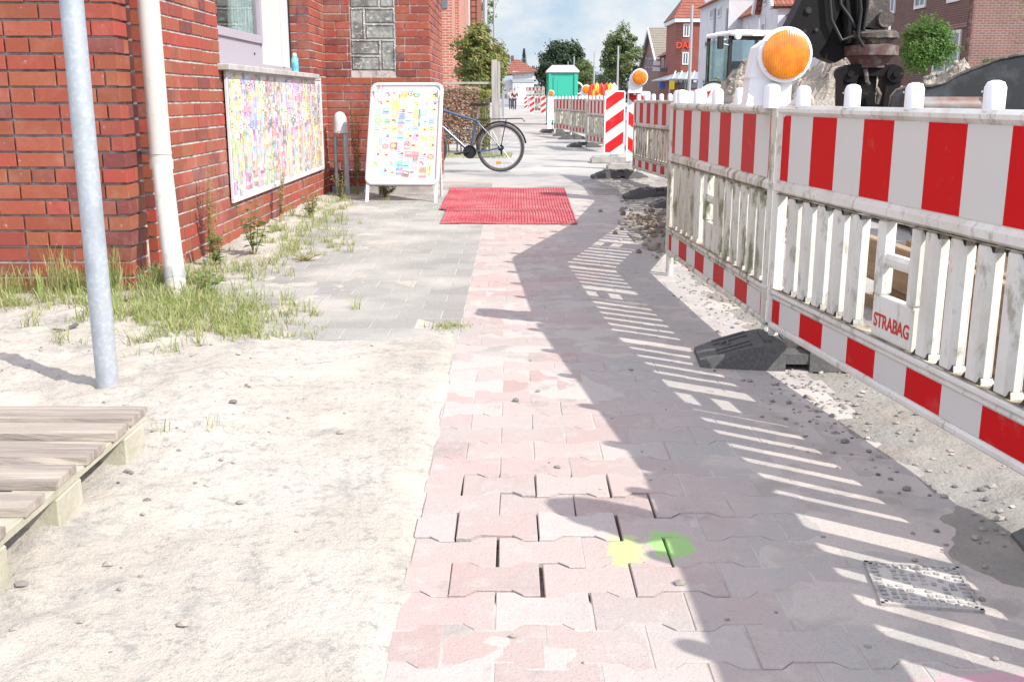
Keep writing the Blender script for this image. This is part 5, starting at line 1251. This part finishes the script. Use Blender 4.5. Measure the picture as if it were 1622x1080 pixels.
bbox('shop_front', M['pane'], h3, tx0+.5, tx1, ty-.05, ty-.003, Hh(140,ty), Hh(126,ty))
for i in range(6): bbox('shop_sign', M['signwhite'], h3, X(1068+i*7.5,ty-.1,2), X(1073+i*7.5,ty-.1,2), ty-.12, ty-.06, Hh(131,ty), Hh(126.5,ty))
bbox('cornice', M['signwhite'], h3, tx0+.52, tx1, ty-.07, ty-.003, Hh(124.5,ty), Hh(123,ty))
# canopy
ca = thing('shop_canopy', 'grey glass canopy sloping out over the shop fronts below the corner tower', 'canopy', (XF-2,95,0)); OC = Matrix.Translation(-ca.location)
c0 = [(X(1032,104,3),104,Hh(128,104)),(X(1060,90,3),90,Hh(126,90)),(X(1110,90,3),90,Hh(126,90)),(X(1110,93.8,3),93.8,Hh(114,93.8)),(X(1074,93.8,3),93.8,Hh(115,93.8))]
b = MB().add(c0, [(0,1,2,3,4)]).xf(OC).build('roof_sheet', M['awning'], ca); so = b.modifiers.new('t','SOLIDIFY'); so.thickness = .08
for px in (1068,1078,1088,1098,1108): MB().tube([(X(px-3,90.2,3),90.1,Hh(127,90)),(X(px+2,93.7,3),93.7,Hh(113.4,93.8))], .07, 6).xf(OC).build('rafter', M['signwhite'], ca)
for px in (1060,1085,1109): MB().tube([(X(px,90.3,1),90.3,0),(X(px,90.3,1),90.3,Hh(127,90))], .06, 6).xf(OC).build('post', M['lamp_post'], ca)
for (px0, px1, py0, py1, D, m_, lb) in [(1034,1044,97.5,104,100,'signwhite','upper pale box sign left of the canopy'),(1033,1044,107,113,100,'signwhite','lower pale box sign left of the canopy'),(1045,1066,108,114,99,'pane','long dark sign board left of the tower'),(1061,1068,128,142,89,'signyel','yellow upright sign under the canopy'),(1019,1026,118,130,112,'signblue','blue sign on the gabled house'),(1044,1053,130,141,96,'signblue','blue and white poster at the shop entrance')]:
    b = MB().bb(X(px0,D,2),X(px1,D,2),D-.1,D+.1,Hh(py1,D),Hh(py0,D)); tag(b.build('shop_sign', M[m_]), lb, 'sign', 'shop signs across the street')
# white houses
h4 = row_house('white_house', 'tall white rendered house beside the red tower, with small dark windows', 1104, 1148, Hh(14,85), 'render_w', 'rooft_o', 'y', x=XF-1.0, rise=3)
for (a, c, u_, v_) in ((1120,1125,14,30),(1132,1137,12,28)): wpx(h4, a, c, u_, v_, x=XF-1.0, fm='render_w')
d_ = DX(1104, XF-1); 
for (a, c, u_, v_) in ((1114,1120,65,76),(1113,1120,126,134)): wpx(h4, a, c, u_, v_, x=XF-1.0, fm='frame')
for px in (1128,1147): 
    dd = DX(px, XF-1); MB().tube([(XF-1.08,dd,0),(XF-1.08,dd,Hh(14,dd))], .08, 6).xf(Matrix.Translation(-h4.location)).build('downpipe', M['lamp_post'], h4)
h5 = row_house('white_house', 'lower white house wing with steep orange tiled roof and arched windows', 1149, 1196, Hh(26,72), 'render_w', 'rooft_o', 'y', rise=5.0)
for a, c in ((1151,1156),(1163,1169),(1176,1182)): wpx(h5, a, c, 50, 66, fm='render_w', arch=True)
h6 = row_house('white_house', 'white gabled house with arched windows directly behind the loader cab roof', 1197, 1225, Hh(14,64), 'render_w', 'rooft', 'x', x=XF-.8, rise=4)
wpx(h6, 1201, 1207, 36, 56, x=XF-.8, fm='render_w', arch=True); wpx(h6, 1202, 1207, -2, 10, x=XF-.8, fm='render_w')
h7 = row_house('white_house', 'white house with red roof behind the black excavator arm', 1226, 1300, Hh(8,54), 'render_w', 'rooft', 'y', rise=4)
wpx(h7, 1233, 1240, 28, 52, fm='render_w', arch=True); wpx(h7, 1262, 1272, 28, 52, fm='render_w', arch=True)
h8 = row_house('white_house', 'white house behind the excavator coupler with a grey window', 1301, 1396, Hh(-10,47), 'render_w', 'rooft', 'y', rise=4, x=XF+2)
wpx(h8, 1311, 1328, 74, 96, x=XF+2, fm='signwhite'); wpx(h8, 1350, 1372, 60, 110, x=XF+2, fm='signwhite')

# far white house with red hipped roof
D = 140; hf = thing('hip_roof_house', 'far white house with red hipped roof at the end of the street', 'house', (X(822,D,3),D,0)); OF = Matrix.Translation(-hf.location)
fx0, fx1 = X(812,D,3), X(846,D,3); bbox('wall', M['render_w'], hf, fx0, fx1, D, D+8, 0, Hh(113,D)); bbox('low_wing', M['render_w'], hf, X(798,D,3), fx0-.01, D+1, D+8, 0, Hh(128,D))
zt = Hh(113,D); zr_ = Hh(93,D); MB().add([(fx0-1.2,D-.6,zt-.5),(fx1+.5,D-.6,zt),(fx1+.5,D+8.5,zt),(fx0-1.2,D+8.5,zt-.5),(X(812,D,3),D+4,zr_),(X(822,D,3),D+4,zr_)], [(0,1,5,4),(1,2,5),(2,3,4,5),(3,0,4),(0,3,2,1)]).xf(OF).build('roof', M['rooft'], hf)
bbox('chimney', M['bk_dark'], hf, X(809,D,6), X(814,D,6), D+3.5, D+4.5, zr_-.6, zr_+.5)
for i in range(4): win_y(hf, D, X(815.5+i*7.3,D,3), X(818.5+i*7.3,D,3), Hh(123.5,D), Hh(116.5,D))
for i in range(2): win_y(hf, D, X(815.5+i*5,D,3), X(818.5+i*5,D,3), Hh(139,D), Hh(133.5,D))
bbox('string_course', M['lamp_post'], hf, fx0, fx1, D-.08, D-.002, Hh(131,D), Hh(126,D))

# left side: far brick house and tile hung house
hl = thing('far_brick_house', 'pale sunlit red brick house rising behind the shop corner and the hedge', 'house', (-4,36,0)); OL = Matrix.Translation(-hl.location)
y34 = 34.0; xl = X(717,y34,2); xr = X(728,37.5,2)
bbox('wall', M['bk_far'], hl, -9, xl, y34, 44, -.02, 9); bbox('pillar', M['bk_far'], hl, xl+.005, X(728,36,2), 36, 44, -.02, 8.5)
MB().prism([(-9.4,8.99),(xr+.4,8.99),(-5.5,12.5)], y34-.4, 44.4, 'xz').xf(OL).build('roof', M['rooft'], hl)
bbox('window', M['pane'], hl, X(701,y34,3), X(709,y34,3), y34-.04, y34-.002, Hh(14,y34), Hh(-25,y34))
ht = thing('tile_hung_house', 'house with red tile hung wall and pale corner boards beyond the far brick house', 'house', (-4,52,0)); OT = Matrix.Translation(-ht.location)
bbox('wall', M['rooft'], ht, -9, X(756,52,4), 52, 60, Hh(44,52), 9); bbox('lower_wall', M['bk_far'], ht, -8.9, X(754,52,4), 52.1, 60, 0, Hh(44,52)-.01)
bbox('corner_board', M['frame_w'], ht, X(741,52,4), X(745,52,4), 51.94, 51.998, Hh(44,52), 9); bbox('corner_board', M['frame_w'], ht, X(728,52,4), X(730,52,4), 51.94, 51.998, Hh(44,52), 9)
MB().prism([(-9.4,8.99),(X(758,52,4)+.3,8.99),(-5.5,12)], 51.6, 60.4, 'xz').xf(OT).build('roof', M['rooft'], ht)

# poles
def lamppost(lb, px, py0, D, r_=.07, arm=True):
    t = thing('street_lamp', lb, 'street lamp', (X(px,D,3),D,0), 0, 'lamp posts along the street'); h = Hh(py0,D)
    MB().tube([(0,0,-.05),(0,0,h)], [r_,r_*.7], 8).build('post', M['lamp_post'], t, True)
    if arm: MB().tube([(0,0,h),(-.25,0,h+.05),(-.5,0,h+.03)], [r_*.5]*3, 6).bb(-.85,-.4,-.09,.09,h,h+.08).build('lamp_head', M['lamp_post'], t)
lamppost('tall grey post in front of the red corner tower', 1093, 8, 62, .11, False); lamppost('grey post standing before the tall loose tree', 978.5, 73, 80, .09, False)
lamppost('thin pale post between oak and willow', 941, 82, 95, .08, False); lamppost('thin post right above the green toilet roof', 909, 90, 100, .07, False); lamppost('shortest thin post above the green toilet roof', 899.5, 98, 105, .06, False)
lamppost('thicker of the two tall poles rising at the left tree top', 768.5, -60, 40, .11, False); lamppost('thinner of the two tall poles rising at the left tree top', 783, -60, 48, .06, False); lamppost('thin post just left of the far white house', 796, 62, 60, .05)
for (px, D, lb) in ((789.5,42,'white sign on a thin post beside the grey fence post'),(798,50,'small pale sign behind the grey fence post')):
    t = thing('street_sign_post', lb, 'sign', (X(px,D,1.5),D,0), 0, 'small signs along the pavement'); MB().tube([(0,0,0),(0,0,Hh(104,D))], .03, 6).build('post', M['lamp_post'], t); MB().bb(-.12,.12,-.03,-.01,Hh(122,D),Hh(105,D)).build('plate', M['signwhite'], t)

# parked cars far away
def car(lb, x, y, m):
    t = thing('parked_car', lb, 'car', (x,y,0), 0, 'cars far down the street')
    MB().prism([(-.85,.25),(-.88,.75),(-.78,.9),(.78,.9),(.88,.75),(.85,.25)], 0, 4.2, 'xz').build('body', m, t)
    MB().prism([(-.76,.9),(-.58,1.42),(.58,1.42),(.76,.9)], .9, 3.6, 'xz').build('windows', M['pane'], t); MB().prism([(-.6,1.42),(-.5,1.47),(.5,1.47),(.6,1.42)], 1.2, 3.3, 'xz').build('roof', m, t)
    for sx in (-1,1):
        for yy in (.8,3.3): MB().lathe((sx*.78-.1,yy,.32), [(.32,0),(.32,.2)], 16, 'x').build('wheel', M['tyre'], t)
        MB().bb(sx*.62-.13,sx*.62+.13,-.02,.0,.6,.74).build('headlight', M['signwhite'], t)
car('grey car parked far down the pavement behind the walkers', X(800,118,1), 120, M['lamp_post'])
car('white car parked at the far end beside the white house', X(853,110,1), 112, M['signwhite'])

# people
def person(lb, x, y, shirt, pants, stride=.16, hgt=1.72):
    t = thing('person', lb, 'person', (x,y,0), R(8), 'people walking far down the pavement'); k = hgt/1.72
    def skin(name, vs, es, rs, m, root=0):
        me = bpy.data.meshes.new(name); me.from_pydata([Vector(v)*k for v in vs], es, []); o = bpy.data.objects.new(name, me); COL.objects.link(o); o.parent = t; me.materials.append(m)
        md = o.modifiers.new('skin','SKIN'); md.use_smooth_shade = True
        for i, r_ in enumerate(rs): me.skin_vertices[0].data[i].radius = (r_*k, r_*k*.8 if r_ > .09 else r_*k)
        me.skin_vertices[0].data[root].use_root = True; sb = o.modifiers.new('sub','SUBSURF'); sb.levels = 1; sb.render_levels = 1; return o
    J_ = [(0,0,.95),(0,0,1.15),(0,0,1.38),(0,-.01,1.50),(0,-.02,1.60),(0,-.02,1.70),(-.19,0,1.40),(-.24,.06,1.12),(-.24,-.02,.88),(.19,0,1.40),(.24,-.06,1.12),(.24,-.12,.90),(-.09,0,.90),(-.10,-stride*.5,.50),(-.10,-stride,.07),(-.10,-stride-.14,.03),(.09,0,.90),(.10,stride*.3,.50),(.10,stride,.09),(.10,stride-.12,.03)]
    E_ = [(0,1),(1,2),(2,3),(3,4),(4,5),(2,6),(6,7),(7,8),(2,9),(9,10),(10,11),(0,12),(12,13),(13,14),(14,15),(0,16),(16,17),(17,18),(18,19)]
    skin('body', J_, E_, [.13,.12,.14,.055,.09,.07,.055,.042,.03,.055,.042,.03,.085,.06,.04,.035,.085,.06,.04,.035], M['skin'])
    skin('shirt', [J_[i] for i in (0,1,2,6,7,9,10)], [(0,1),(1,2),(2,3),(3,4),(2,5),(5,6)], [.15,.14,.16,.07,.06,.07,.06], shirt)
    skin('trousers', [J_[i] for i in (0,12,13,14,16,17,18)], [(0,1),(1,2),(2,3),(0,4),(4,5),(5,6)], [.145,.10,.075,.06,.10,.075,.06], pants)
    MB().blob((0,.015*k,1.68*k), .10*k, 2, .03, sq=(.95,1,.8)).build('hair', M['hair'], t, True)
person('person in a white top and dark trousers walking far down the pavement', X(809,88,1), 88, M['cloth_w'], M['cloth_d'])
person('person in dark clothes right beside the one in white', X(815,86,1), 86, M['cloth_d'], M['cloth_d'], .22)
